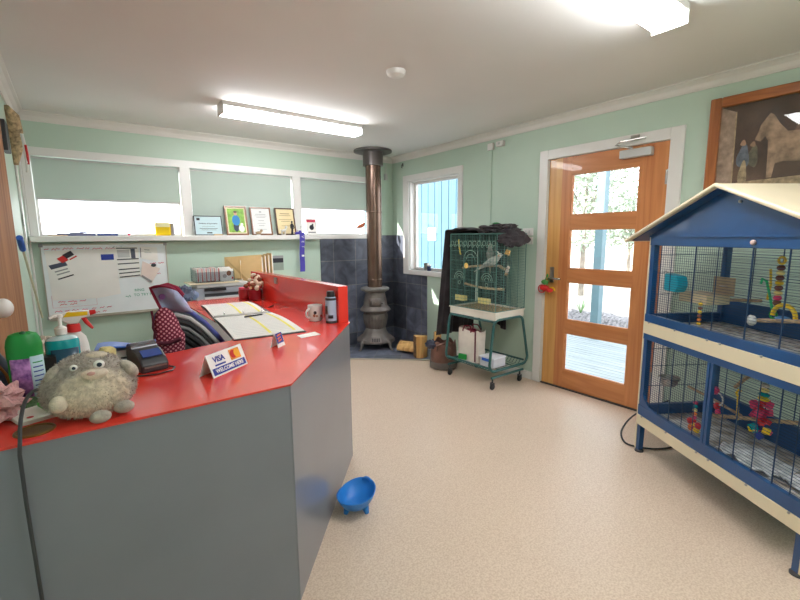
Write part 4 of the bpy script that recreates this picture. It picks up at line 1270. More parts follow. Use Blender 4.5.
for xx in (-.074, .074):
    build('handle', MB().tube([(xx, .05, .30), (xx * .8, .04, .35), (xx * .7, -.03, .355), (xx, -.06, .30)], .007, 6), mat('maroon_webbing', (120, 28, 48), .7), t, smooth=True)
build('side_strap', MB().box(-.076, -.070, -.122, -.108, .02, .32), mat('maroon_strap', (96, 30, 48), .7), t)
o = build('maroon_cloth', crumple((-.40, -1.83, .455), (.055, .11, .028), 21, .6), mat('maroon_fabric', (130, 32, 60), .8, var=.2, scale=20))
tag(o, 'crumpled dark red cloth poking out of the white shopping bag', 'cloth')
o = build('green_packet', MB().rbox((-.492, -1.80, .215), (.02, .09, .055), (0, .1, .2)), M['green'], bevel=.008)
tag(o, 'small green packet on the trolley shelf in front of the white bag', 'packet')
t = thing('clip_container', 'clear plastic food container with a blue clip on the trolley shelf', 'container', (-.38, -2.085, .168), 0)
build('box', MB().slab([(-.085, -.085, .004), (.085, -.085, .004), (.085, .085, .004), (-.085, .085, .004)], (0, 0, .085)), mat('milky_plastic', (214, 218, 226), .25, var=.03, coat=.3), t, bevel=.008)
ld = build('lid', MB().box(-.09, .09, -.09, .09, .089, .102), mat('milky_lid', (226, 228, 234), .3), t, bevel=.004)
build('clip', MB().box(-.098, -.09, -.06, .05, .062, .088), M['blue'], ld, bevel=.002)

# ================================================================ SWITCHES, OUTLETS, HOOKS
for z, lb_ in ((1.418, 'upper white double light switch left of the glazed door'), (1.335, 'lower white light switch left of the glazed door')):
    t = thing('light_switch', lb_, 'light switch', (0, -2.155, z))
    build('plate', MB().box(-.009, 0, -.058, .058, -.034, .034), M['white'], t, bevel=.003)
    for yy in ((-.02, .02) if z > 1.4 else (0,)):
        build('rocker', MB().box(-.013, -.009, yy - .007, yy + .007, -.013, .013), M['lgrey'], t, bevel=.001)
t = thing('junction_box', 'square white junction box high on the green wall under the cornice', 'junction box', (0, -1.685, 2.262))
build('box', MB().box(-.03, 0, -.033, .033, -.033, .033), M['white'], t, bevel=.004)
build('conduit', MB().box(-.014, 0, -.012, .012, -.80, -.033), M['wall_dull'], t)
t = thing('wall_sensor', 'small white wall sensor right of the high junction box', 'sensor', (0, -1.81, 2.270))
build('body', MB().box(-.04, 0, -.045, .045, -.024, .026), M['white'], t, bevel=.006)
build('lens', MB().ball((-.041, 0, 0), (.004, .014, .012), 12, 8), M['lgrey'], t, smooth=True)
t = thing('cup_hook', 'small dark hook on the right wall above the little window', 'hook', (0, -.225, 2.265))
build('hook', MB().tube([(0, 0, .02), (-.02, 0, .02), (-.024, 0, .0), (-.02, 0, -.015), (-.008, 0, -.02)], .004, 6).box(-.004, 0, -.01, .01, .0, .04), M['dark'], t)
t = thing('wall_clip', 'pale plug and lead on the back wall right of the flue', 'plug', (-.12, 0, 2.15))
build('plug', MB().box(-.02, .02, -.03, 0, -.04, .04), M['lgrey'], t, bevel=.004)
build('lead', MB().tube([(0, -.02, .04), (0, -.015, .12), (.02, -.01, .17)], .004, 6), M['lgrey'], t)
o = build('smoke_detector', MB().lathe([(.0, 2.358), (.028, 2.358), (.035, 2.363), (.052, 2.368), (.058, 2.38), (.060, 2.396)], (-1.74, -2.42, 0), n=32), M['white'], smooth=True)
tag(o, 'round white smoke detector on the ceiling between the light and the cornice', 'smoke detector')

# toy hanging from the door handle
t = thing('handle_ornament', 'red and green woollen bird ornament hanging from the door handle', 'ornament', (-.045, -2.405, .84))
build('body', MB().ball((0, .02, .07), (.03, .05, .028), 14, 10).ball((0, -.03, .055), (.024, .035, .024), 12, 8), M['red'], t, smooth=True)
build('cord', MB().tube([(0, -.005, .20), (.005, -.012, .13), (0, 0, .09)], .004, 6).tube([(0, -.005, .20), (-.005, .02, .12), (0, .02, .09)], .004, 6), M['green'], t, smooth=True)
build('leaf', MB().ball((-.01, .015, .125), (.012, .035, .022), 10, 6), mat('felt_green', (80, 140, 70), .9), t, smooth=True)
build('tail', MB().torus((0, -.055, .05), .03, .006, 'x', 16, 6, arc=PI * 1.3, a0=-1), M['yellow'], t, smooth=True)
build('wing', MB().torus((0, .05, .06), .035, .005, 'x', 16, 6), M['red'], t, smooth=True)

# ================================================================ CEILING LIGHTS
M['diff'] = emis('lamp_diffuser', (252, 253, 255), LAMP_STRENGTH)
def fixture(loc, label):
    t = thing('ceiling_light', label, 'ceiling light', loc)
    build('housing', MB().box(-.605, .605, -.075, .075, -.035, 0).box(-.612, -.602, -.078, .078, -.09, 0).box(.602, .612, -.078, .078, -.09, 0), M['white'], t, bevel=.003)
    pr = [(-.070, -.035), (-.072, -.070), (-.058, -.086), (.058, -.086), (.072, -.070), (.070, -.035)]
    vs = [(x, y, z) for x in (-.60, .60) for y, z in pr]
    k = len(pr)
    fs = [tuple(range(k)), tuple(range(2 * k - 1, k - 1, -1))] + [(i, k + i, k + (i + 1) % k, (i + 1) % k) for i in range(k)]
    build('diffuser', MB().add(vs, fs), M['diff'], t)
fixture((-1.84, -1.145, H), 'long white fluorescent ceiling light above the reception counter')
fixture((-1.77, -3.74, H), 'long white fluorescent ceiling light at the top edge of the photo by the framed picture')
fixture((-1.85, -5.6, H), 'long white fluorescent ceiling light added unseen behind the camera to brighten the counter')  # unseen third lamp, added to light the plush, signs and counter front

# ================================================================ BLINDS
M['blind'] = translucent('pale_green_blind', (196, 209, 200), .18)
def blind(x0, x1, zb, label, yb=-.005):
    t = thing('roller_blind', label, 'blind', ((x0 + x1) / 2, .03, 2.04))
    hw = (x1 - x0) / 2
    build('roller', MB().cyl((-hw, 0, 0), (hw, 0, 0), .020, n=20), M['lgrey'], t, smooth=True)
    build('fabric', MB().box(-hw + .003, hw - .003, -.0215, -.0205, zb - 2.04, .0), M['blind'], t)
    build('bottom_rail', MB().box(-hw + .003, hw - .003, -.026, -.017, zb - 2.04, zb - 2.04 + .018), M['lgrey'], t)
    build('bracket', MB().box(-hw - .002, -hw + .004, -.024, .024, -.024, .024).box(hw - .004, hw + .002, -.024, .024, -.024, .024), M['white'], t)
blind(-3.645, -2.556, 1.71, 'pale green roller blind half down in the left window bay')
blind(-2.459, -1.415, 1.425, 'pale green roller blind pulled right down behind the certificates')
blind(-1.305, -.265, 1.71, 'pale green roller blind half down in the right window bay by the flue')

# ================================================================ SILL ITEMS
SZ = 1.41
def frame_item(name, label, cat, x, w_, h_, fm, ym=-.05, tilt=12, fw=.012, art=None, y0=-.075):
    t = thing(name, label, cat, (x, y0, SZ + .002))
    th = math.radians(tilt)
    def P(u, v, d=0): return (u, v * math.sin(th) - d * math.cos(th), v * math.cos(th) + d * math.sin(th) * 0 + d * math.sin(th))
    def q(nm, u0, u1, v0, v1, d, m_, par, th_=.004):
        a = [P(u0, v0, d), P(u1, v0, d), P(u1, v1, d), P(u0, v1, d)]
        nv = Vector(P(0, 0, 1)) - Vector(P(0, 0, 0))
        return build(nm, MB().slab(a, tuple(-nv * th_)), m_, par)
    hw = w_ / 2
    mb = MB(); nv = Vector(P(0, 0, 1)) - Vector(P(0, 0, 0))
    for (u0, u1, v0, v1) in ((-hw, hw, 0, fw), (-hw, hw, h_ - fw, h_), (-hw, -hw + fw, fw, h_ - fw), (hw - fw, hw, fw, h_ - fw)):
        mb.slab([P(u0, v0, .012), P(u1, v0, .012), P(u1, v1, .012), P(u0, v1, .012)], tuple(-nv * .018))
    build('frame', mb, fm, t)
    bk = q('mount', -hw + fw, hw - fw, fw, h_ - fw, .004, art, t)
    return t, q, bk, P, th
def lines(q, bk, P, th, rows_, m_=None, d=.0046):
    for (v, hh, half) in rows_:
        q('printed_line', -half, half, v, v + hh, d + .0004, m_ or M['ink'], bk, .0003)
pale = mat('pale_blue_certificate', (200, 224, 230), .6, var=.01)
t, q, bk, P, th = frame_item('certificate', 'low wide pale blue certificate in a thin black frame, leftmost on the sill', 'certificate', -2.335, .262, .195, M['black'], fw=.006, art=pale)
text('lettering', 'Certificate of Appreciation', .0165, M['ink'], bk, P(0, .118, .0050), (PI / 2 - th, 0, 0), .0002, bold=.0003)
lines(q, bk, P, th, [(.088, .002, .06), (.066, .004, .085), (.052, .003, .07)])
q('crest', -.105, -.075, .150, .172, .005, M['ink'], bk, .0003); q('seal', -.02, .03, .018, .030, .005, M['ink'], bk, .0003)
# photo of a woman with a dog on grass
grass = mat('photo_green_ground', (128, 178, 60), .5, var=.18, scale=30)
t, q, bk, P, th = frame_item('framed_photo', 'brown framed photo of a person in blue with a white dog on green grass', 'picture', -2.055, .222, .305, M['brown_frame'], fw=.014, art=M['paper_cream'])
ph = q('photo', -.084, .084, .028, .278, .005, grass, bk, .0006)
def blob(nm, cu, cv, ru, rv, m_, par, d, n_=18):
    pts = [P(cu + ru * math.cos(2 * PI * k / n_), cv + rv * math.sin(2 * PI * k / n_), d) for k in range(n_)]
    return build(nm, MB().slab(pts, (0, .0004, 0)), m_, par)
blob('figure_legs', -.008, .085, .028, .05, mat('photo_trousers', (38, 50, 70), .6), ph, .0066)
blob('figure_torso', -.004, .155, .040, .055, mat('photo_blue_top', (40, 130, 190), .6), ph, .0070)
blob('figure_head', -.004, .228, .017, .022, mat('photo_skin', (208, 160, 130), .6), ph, .0072)
blob('figure_hair', -.004, .243, .018, .012, mat('photo_hair', (90, 74, 50), .6), ph, .0076)
blob('dog', .045, .068, .030, .038, M['paper'], ph, .0078)
blob('dog_head', .050, .112, .015, .016, M['paper'], ph, .0080)
t, q, bk, P, th = frame_item('framed_certificate', 'tall white certificate in a brown frame, right of the photo of the dog', 'certificate', -1.795, .222, .30, M['brown_frame'], fw=.013, art=mat('white_certificate', (226, 228, 226), .6, var=.01))
lines(q, bk, P, th, [(.245, .012, .012), (.222, .005, .055), (.205, .004, .065), (.19, .004, .05), (.155, .004, .03), (.125, .003, .045), (.10, .004, .03), (.06, .003, .05)], M['grey'])
t, q, bk, P, th = frame_item('framed_certificate', 'cream certificate in a black frame at the right end of the row', 'certificate', -1.522, .222, .30, M['dark_frame'], fw=.012, art=mat('cream_certificate', (232, 214, 168), .6, var=.02))
lines(q, bk, P, th, [(.235, .006, .055), (.215, .004, .065), (.17, .004, .075), (.15, .004, .05), (.10, .004, .05)], mat('brown_print', (140, 110, 80), .7))

# figurines
def figurine(x, y, label, h_, m_, kind):
    t = thing('figurine', label, 'figurine', (x, y, SZ))
    build('base', MB().lathe([(.0, 0), (.020, 0), (.020, .008), (.0, .010)], n=20), M['ink'] if kind == 'tall' else M['white'], t, smooth=True)
    if kind == 'tall':
        build('body', MB().tube([(0, 0, .008), (.002, 0, h_ * .4), (0, 0, h_ * .75), (0, 0, h_ * .85)], [.012, .010, .016, .006], 12), m_, t, smooth=True)
        build('head', MB().ball((0, 0, h_ * .93), .011, 12, 8), m_, t, smooth=True)
        build('arms', MB().tube([(-.016, 0, h_ * .72), (-.02, -.01, h_ * .5), (0, -.016, h_ * .45), (.02, -.01, h_ * .5), (.016, 0, h_ * .72)], .005, 8), m_, t, smooth=True)
    else:
        build('body', MB().tube([(-.022, 0, h_ * .42), (0, 0, h_ * .45), (.022, 0, h_ * .5)], [.012, .014, .013], 12), m_, t, smooth=True)
        build('head', MB().ball((.032, 0, h_ * .80), (.016, .012, .013), 12, 8).tube([(.022, 0, h_ * .5), (.030, 0, h_ * .75)], [.011, .009], 8), m_, t, smooth=True)
        for xx, yy in ((-.02, -.007), (-.02, .007), (.018, -.007), (.018, .007)):
            build('leg', MB().cyl((xx, yy, .008), (xx, yy, h_ * .42), .0045, n=8), m_, t, smooth=True)
        build('tail', MB().tube([(-.030, 0, h_ * .45), (-.040, 0, h_ * .62)], [.005, .002], 6), m_, t, smooth=True)
figurine(-1.575, -.112, 'white dog figurine in front of the cream certificate', .11, M['white'], 'dog')
figurine(-1.475, -.112, 'slender dark standing figurine in front of the cream certificate', .155, M['ink'], 'tall')
figurine(-1.375, -.07, 'white dog figurine at the right end of the certificate row by the window post', .12, M['white'], 'dog')
figurine(-1.855, -.118, 'tiny tan dog figurine in front of the two brown frames', .06, M['branch'], 'dog')
figurine(-1.415, -.115, 'small purple seated figurine beside the hanging purple ribbon', .05, M['purple'], 'dog')
o = build('sill_block', MB().box(-2.30, -2.215, -.125, -.10, SZ, SZ + .014), mat('tan_wood_block', (206, 176, 140), .7), bevel=.002)
tag(o, 'thin tan wooden strip lying in front of the blue certificate', 'wooden strip')
# hanging ribbon
t = thing('hanging_ribbon', 'purple ribbon banner with white letters hanging from the window sill', 'ribbon', (-1.375, -.145, 1.0))
build('ribbon', MB().grid(lambda u, v: (-.030 + .060 * u - .01 * (1 - v) + .003 * math.sin(v * 9), .004 * math.sin(v * 7), .44 * v), 4, 16), M['purple'], t, solid=.0015)
for k, chh in enumerate(['V', 'E', 'T']):
    text('lettering', chh, .045, M['signwhite'], t, (.004, -.006, .39 - k * .055), (PI / 2, PI / 2, 0), .0003)
build('white_mark', MB().box(-.014, .016, -.005, -.0045, .17, .19), M['signwhite'], t)
t, q, bk, P, th = frame_item('rooster_card', 'small white card with a pink header and a dark bird picture by the tiles', 'sign', -1.215, .125, .185, M['white'], fw=.003, art=M['signwhite'], tilt=10)
q('pink_header', -.055, .055, .145, .175, .0048, M['ink_red'], bk, .0003)
blob('bird_silhouette', .0, .085, .028, .030, M['ink'], bk, .0052)
blob('bird_head', .014, .115, .010, .014, M['ink'], bk, .0053)
q('printed_line', -.045, .045, .02, .035, .0048, M['grey'], bk, .0003)
# yellow container
t = thing('yellow_tape_box', 'yellow tissue-style box with a grey right end on the window sill', 'box', (-2.722, -.06, SZ), math.radians(-8))
build('body', MB().box(-.085, .045, -.045, .045, 0, .122), mat('bright_yellow', (242, 204, 16), .4, var=.04), t, bevel=.012)
build('end_cap', MB().box(.045, .075, -.042, .042, .0, .118), mat('grey_cap', (166, 160, 160), .5), t, bevel=.01)
build('pale_top', MB().box(-.08, .04, -.047, -.0455, .08, .118), mat('pale_yellow_label', (250, 240, 190), .5), t)
# notebooks and pens at the left of the sill
o = build('notepad', MB().rbox((-3.40, -.07, SZ + .012), (.26, .09, .022), (0, 0, .03)), mat('blue_grey_notepad', (112, 116, 150), .6), bevel=.002)
tag(o, 'blue-grey notepad lying flat on the left end of the window sill', 'notepad')
o = build('notepad', MB().rbox((-3.18, -.07, SZ + .011), (.15, .08, .02), (0, 0, -.02)), mat('blue_notepad', (92, 104, 160), .6), bevel=.002)
tag(o, 'smaller blue notepad right of the blue-grey one on the sill', 'notepad')
for i, (x, a, lb_, mm) in enumerate(((-3.40, .5, 'white pen on the notepad nearest the window corner', M['lgrey']), (-3.34, -.35, 'dark pen lying crosswise on the blue-grey notepad', M['ink_blue']))):
    o = build('pen', MB().cyl((x - .05 * math.cos(a), -.07 - .05 * math.sin(a), SZ + .028), (x + .05 * math.cos(a), -.07 + .05 * math.sin(a), SZ + .028 + .006 * i), .005, n=10), mm, smooth=True)
    tag(o, lb_, 'pen')
o = build('envelope', MB().box(-3.59, -3.46, -.12, -.04, SZ, SZ + .008), mat('tan_envelope', (224, 196, 170), .7), bevel=.001)
tag(o, 'flat tan envelope in the left corner of the window sill', 'envelope')
o = build('pink_ball', MB().ball((-3.02, -.08, SZ + .012), .012, 12, 8), M['ink_red'], smooth=True)
tag(o, 'tiny pink bead standing alone on the sill in the left window bay', 'bead')
# items on the right window sill
t = thing('sill_glass', 'small clear and silver tumbler on the little right window sill', 'glass', (.055, -.62, RZ0))
build('tumbler', MB().lathe([(.0, 0), (.028, 0), (.034, .09), (.031, .09), (.026, .006), (.0, .006)], n=24), M['steel'], t, smooth=True)
t = thing('sill_candle', 'small dark blue and white jar beside the tumbler on the right window sill', 'jar', (.03, -.70, RZ0))
build('jar', MB().lathe([(.0, 0), (.024, 0), (.026, .06), (.022, .066), (.0, .066)], n=24), mat('navy_glass', (40, 50, 84), .2), t, smooth=True)
build('lid', MB().lathe([(.026, .060), (.026, .074), (.0, .074)], n=24), M['white'], t)
o = build('dark_object', MB().rbox((.03, -1.03, RZ0 + .01), (.04, .09, .02), (0, 0, .1)), M['black'], bevel=.004)
tag(o, 'small flat black object at the right end of the little window sill', 'case')
t = thing('window_bird', 'small tan bird ornament standing on the sill behind the flue', 'ornament', (-.50, -.005, SZ))
build('body', MB().tube([(-.07, 0, .09), (-.03, 0, .105), (.02, 0, .12), (.05, 0, .15)], [.008, .024, .026, .012], 12), mat('tan_rust_paint', (176, 96, 60), .6, var=.3, scale=30), t, smooth=True)
build('stand', MB().cyl((0, 0, 0), (0, 0, .1), .005, n=8).lathe([(.0, 0), (.024, 0), (.022, .008), (.0, .01)], n=16), M['white'], t, smooth=True)

# ================================================================ WHITEBOARD
t = thing('whiteboard', 'large whiteboard with silver frame and coloured marker notes under the window', 'whiteboard', (-3.19, 0, .717))
bw, bh = .92, .615
brd = build('board', MB().box(-bw / 2, bw / 2, -.016, 0, 0, bh), mat('whiteboard_gloss', (238, 242, 244), .18, var=.02), t)
mb = MB().box(-bw / 2 - .008, bw / 2 + .008, -.024, 0, -.012, 0).box(-bw / 2 - .008, bw / 2 + .008, -.024, 0, bh, bh + .012).box(-bw / 2 - .008, -bw / 2, -.024, 0, 0, bh).box(bw / 2, bw / 2 + .008, -.024, 0, 0, bh)
build('frame', mb, M['alu'], t)
for sx_ in (-1, 1):
    for zz in (0, bh): build('corner_cap', MB().box(sx_ * (bw / 2) - .014, sx_ * (bw / 2) + .014, -.027, 0, zz - .014, zz + .014), M['grey'], t, bevel=.003)
build('pen_tray', MB().box(-bw / 2, bw / 2, -.05, -.0, -.022, -.012), M['alu'], t)
def scrawl(x0, x1, z, h_, m_, seed, y=-.0175):
    r = random.Random(seed); pts = []
    x = x0
    k = 0
    segs = []
    while x < x1:
        n_ = r.randint(3, 7); w_ = []
        for i in range(n_):
            w_.append((x, y, z + h_ * (r.uniform(.5, 1) if i % 2 else r.uniform(0, .45)))); x += r.uniform(.006, .014)
        segs.append(w_); x += .012
    mb = MB()
    for s_ in segs: mb.tube(s_, .0034, 4)
    return build('handwriting', mb, m_, brd)
scrawl(-.44, -.20, .575, .022, M['ink_red'], 1); scrawl(-.44, -.34, .545, .020, M['red'], 2); scrawl(-.16, .03, .575, .018, M['ink_red'], 3)
scrawl(.04, .10, .585, .018, M['ink_green'], 4)
text('handwriting', 'RING', .034, M['ink_green'], brd, (.215, -.0175, .19), (PI / 2, 0, 0), .0004)
text('handwriting', 'TO TRY NEW', .034, M['ink_green'], brd, (.27, -.0175, .145), (PI / 2, 0, 0), .0004)
scrawl(.10, .15, .13, .02, M['ink_green'], 7)
scrawl(.10, .24, .33, .012, M['ink_red'], 8); scrawl(.32, .42, .43, .012, M['ink_red'], 9); scrawl(.30, .42, .33, .012, M['ink_red'], 15)
scrawl(-.40, -.22, .155, .018, M['ink_red'], 10); scrawl(-.39, -.20, .125, .014, M['ink_red'], 11); scrawl(-.38, -.24, .10, .018, M['red'], 12)
scrawl(-.42, -.20, .045, .014, M['ink_red'], 13); scrawl(-.42, -.05, .015, .015, M['ink_red'], 14); scrawl(-.16, -.02, .05, .014, M['ink_red'], 18)
build('ruled_box', MB().tube([(-.43, -.0175, .19), (-.43, -.0175, .085), (-.12, -.0175, .085), (-.12, -.0175, .19)], .0012, 4), M['ink_red'], brd)
def note(name, label, cat, pts, m_, y=-.0215, extra=None):
    """pts in world x,z"""
    cx = sum(p[0] for p in pts) / len(pts); cz = sum(p[1] for p in pts) / len(pts)
    t = thing(name, label, cat, (cx, y, cz))
    s_ = build('sheet', MB().slab([(x - cx, 0, z - cz) for x, z in pts], (0, .0012, 0)), m_, t)
    for (nm, pp, mm) in (extra or []):
        build(nm, MB().slab([(x - cx, -.0008, z - cz) for x, z in pp], (0, .0006, 0)), mm, s_)
    return t
note('poster_sheet', 'large blank off-white sheet covering the left half of the whiteboard', 'paper', [(-3.630, 1.285), (-3.135, 1.295), (-3.125, .885), (-3.30, .86), (-3.615, .868)], mat('buff_paper', (240, 236, 231), .8, var=.03, scale=3), y=-.020)
def quad(a, b_, c_, d_, u0, u1, v0, v1):
    def L2(u, v):
        x = (a[0] * (1 - u) + b_[0] * u) * (1 - v) + (d_[0] * (1 - u) + c_[0] * u) * v
        z = (a[1] * (1 - u) + b_[1] * u) * (1 - v) + (d_[1] * (1 - u) + c_[1] * u) * v
        return (x, z)
    return [L2(u0, v0), L2(u1, v0), L2(u1, v1), L2(u0, v1)]
A = [(-3.560, 1.040), (-3.45, 1.075), (-3.50, 1.195), (-3.615, 1.165)]
note('appointment_card', 'tilted white card with a dark header on the large blank sheet', 'card', A, M['paper'], -.0235, [('dark_header', quad(*A, 0, 1, .72, 1), mat('slate_header', (70, 76, 96), .6)), ('text_line', quad(*A, .1, .9, .48, .56), M['grey']), ('text_line', quad(*A, .1, .9, .28, .36), M['grey']), ('text_line', quad(*A, 0, 1, .0, .08), M['ink'])])
A = [(-3.515, 1.175), (-3.415, 1.235), (-3.450, 1.29), (-3.560, 1.225)]
note('magnet_card', 'small tilted red and black card at the top left of the whiteboard', 'card', A, M['paper'], -.0235, [('red_band', quad(*A, 0, .45, .1, .9), M['red']), ('black_band', quad(*A, .4, .95, .35, 1), M['ink']), ('red_strip', quad(*A, .5, 1, 0, .16), M['red'])])
A = [(-3.245, 1.197), (-3.150, 1.197), (-3.150, 1.248), (-3.245, 1.248)]
note('blue_card', 'small solid blue card at the top of the large blank sheet', 'card', A, M['ink_blue'], -.0235)
A = [(-3.125, 1.025), (-2.955, 1.037), (-2.955, 1.31), (-3.138, 1.312)]
ex = [('header_line', quad(*A, .05, .95, .94, .97), M['ink']), ('photo_block', quad(*A, .66, .85, .62, .93), mat('photo_block', (70, 74, 90), .6)), ('faint_text', quad(*A, .08, .6, .66, .9), M['lgrey'])]
for v in (.58, .44, .26, .14, .02): ex.append(('text_line', quad(*A, .03, .98, v, v + .035), M['ink']))
note('price_list', 'white printed list with thick dark lines in the middle of the whiteboard', 'paper', A, M['paper'], -.0225, ex)
A = [(-2.945, 1.20), (-2.80, 1.17), (-2.80, 1.30), (-2.94, 1.31)]
note('faint_notice', 'faint grey printed notice at the top right of the whiteboard', 'paper', A, M['paper'], -.021, [('dark_edge', quad(*A, 0, .06, .1, .9), M['grey']), ('text_line', quad(*A, .25, .55, .75, .8), M['grey']), ('text_line', quad(*A, .25, .65, .55, .6), M['lgrey'])])
A = [(-2.955, 1.04), (-2.87, .965), (-2.79, 1.10), (-2.93, 1.175)]
note('receipt_slip', 'tilted pinkish receipt slip at the right of the whiteboard', 'paper', A, mat('pinkish_paper', (232, 214, 204), .8, var=.05), -.0235, [('grey_foot', quad(*A, .1, .95, .0, .12), M['grey'])])
o = build('board_magnet', MB().ball((-2.842, -.028, 1.135), (.022, .008, .016), 12, 8), M['ink'], smooth=True)
tag(o, 'dark round magnet holding the receipt slip on the whiteboard', 'magnet')

ORD = 'first second third fourth fifth sixth seventh eighth ninth tenth eleventh twelfth thirteenth fourteenth fifteenth sixteenth seventeenth eighteenth nineteenth twentieth twenty-first twenty-second'.split()
# ================================================================ BACK CABINET, PRINTER, FOLDERS
t = thing('low_cabinet', 'pale grey low cabinet against the back wall beneath the printer', 'cabinet', (-2.0, -.30, 0))
build('body', MB().box(-.66, .66, -.26, .27, .06, .79), M['lgrey'], t)
build('top', MB().box(-.68, .68, -.285, .28, .79, .815), M['lgrey'], t, bevel=.003)
for k in range(3):
    d_ = build('door', MB().box(-.655 + .44 * k, -.225 + .44 * k, -.278, -.26, .08, .775), M['white'], t, bevel=.002)
    build('handle', MB().cyl((-.27 + .44 * k, -.295, .60), (-.27 + .44 * k, -.295, .72), .006, n=8), M['steel'], d_)
build('plinth', MB().box(-.64, .64, -.24, .26, 0, .06), M['dark'], t)
t = thing('printer', 'pale grey office printer under the brochure tray by the back wall', 'printer', (-2.345, -.30, .815))
build('body', MB().box(-.245, .24, -.20, .05, 0, .115), mat('printer_grey', (160, 164, 172), .45, var=.03), t, bevel=.012)
build('scanner_lid', MB().box(-.235, .245, -.205, .05, .115, .150), M['lgrey'], t, bevel=.008)
build('output_slot', MB().box(-.17, .20, -.202, -.198, .035, .062), M['dark'], t)
build('control_panel', MB().box(-.17, .02, -.214, -.199, .085, .110), M['black'], t)
build('paper_tray', MB().box(-.18, .20, -.225, -.198, .004, .028), M['lgrey'], t, bevel=.003)
build('side_bulge', MB().ball((-.24, -.15, .06), (.045, .06, .055), 18, 12), mat('blue_grey_plastic', (138, 152, 186), .5), t, smooth=True)
o = build('tray_board', MB().box(-2.635, -2.20, -.51, -.25, .9655, .978), M['cream'], bevel=.002)
tag(o, 'thin cream board lying on the printer under the brochure holder', 'board')
t = thing('brochure_holder', 'clear white brochure box full of red and white leaflets on the printer', 'brochure holder', (-2.40, -.38, .979))
mb = MB().box(-.175, .165, -.11, .11, 0, .004).box(-.175, .165, -.11, -.107, .004, .095).box(-.175, .165, .107, .11, .004, .13).box(-.175, -.172, -.107, .107, .004, .115).box(.162, .165, -.107, .107, .004, .115).box(.03, .033, -.107, .107, .004, .115)
build('holder', mb, glass_mat('clear_acrylic', (232, 236, 238)), t)
r = random.Random(2)
for k in range(22):
    x = -2.40 - .165 + .009 * k + .004
    o = build('leaflet', MB().rbox((x, -.38, .984 + .062), (.0065, .19, .118 + r.uniform(-.008, .008)), (0, r.uniform(-.04, .04), 0)), [M['paper'], mat('red_leaflet', (222, 130, 130), .6), M['paper'], mat('grey_leaflet', (206, 208, 214), .6)][k % 4] if k < 4 else bpy.data.materials[['paper', 'red_leaflet', 'paper', 'grey_leaflet'][k % 4]])
    tag(o, '%s %s leaflet from the left standing in the brochure box' % (ORD[k], ['white', 'red', 'white', 'grey'][k % 4]), 'leaflet', 'leaflets in the brochure box')
o = build('dog_flyer', MB().box(-2.36, -2.245, -.485, -.483, .984, 1.095), M['paper'])
tag(o, 'white flyer with a brown dog picture at the right of the brochure box', 'flyer')
fb = o
build('dog_picture', MB().ball((-2.285, -.4865, 1.055), (.022, .001, .024), 14, 8), mat('brown_dog_photo', (120, 80, 56), .6), fb)
build('dog_picture', MB().ball((-2.325, -.4865, 1.03), (.018, .001, .018), 14, 8), M['grey'], fb)
build('red_mark', MB().box(-2.262, -2.25, -.487, -.486, 1.0, 1.02), M['red'], fb)
for k in range(5):
    o = build('flyer', MB().box(-2.355, -2.245, -.465 + .022 * k, -.463 + .022 * k, .984, 1.085 + .006 * k), M['paper'])
    tag(o, '%s plain white flyer counted back from the dog flyer in the brochure box' % ORD[k], 'flyer', 'white flyers behind the dog flyer')
# folders
t = thing('folder_rack', 'grey wire file rack on the cabinet holding beige folders', 'rack', (-1.98, -.16, .815))
mb = MB()
for k in range(12): mb.tube([(-.26 + .047 * k, -.08, .0), (-.26 + .047 * k, -.08, .12), (-.26 + .047 * k, .08, .12), (-.26 + .047 * k, .08, 0)], .002, 5)
mb.cyl((-.27, -.08, .004), (.27, -.08, .004), .003, n=6).cyl((-.27, .08, .004), (.27, .08, .004), .003, n=6)
build('wires', mb, M['steel'], t)
r = random.Random(11)
for k in range(10):
    x = -2.09 + .036 * k
    h_ = .345 + .005 * k + r.uniform(-.008, .012)
    lean = -.30 + .02 * k
    mb = MB().slab([(x, -.225, .822), (x + .004, -.075, .822), (x + .004 + h_ * math.sin(lean) * .12, -.075, .822 + h_), (x + h_ * math.sin(lean) * .12, -.225, .822 + h_)], (.006, 0, 0))
    o = build('manila_folder', mb, M['manila'])
    build('papers', MB().slab([(x + .007, -.215, .83), (x + .011, -.085, .83), (x + .011 + h_ * math.sin(lean) * .11, -.085, .81 + h_), (x + .007 + h_ * math.sin(lean) * .11, -.215, .81 + h_)], (.012, 0, 0)), M['paper'], o)
    tag(o, '%s beige manila folder from the left standing in the wire rack' % ORD[k], 'folder', 'manila folders in the wire rack')
o = build('manila_folder', MB().slab([(-2.075, -.24, .817), (-1.93, -.375, .817), (-1.925, -.35, 1.215), (-2.215, -.10, 1.19), (-2.215, -.10, .97), (-2.075, -.225, .97)], (.005, .006, 0)), M['manila'])
tag(o, 'large beige manila folder standing askew in front of the wire rack', 'folder')
t = thing('wall_photo', 'small unframed dark and pale photo pinned to the back wall right of the folders', 'photo', (-1.635, 0, 1.02))
ph = build('print', MB().box(-.085, .085, -.006, 0, 0, .165), mat('pale_green_print', (150, 160, 148), .6, var=.1), t)
build('dark_half', MB().box(-.083, .083, -.0072, -.006, .085, .135), M['ink'], ph)
build('pale_strip', MB().box(-.083, .083, -.0072, -.006, .135, .163), M['grey'], ph)

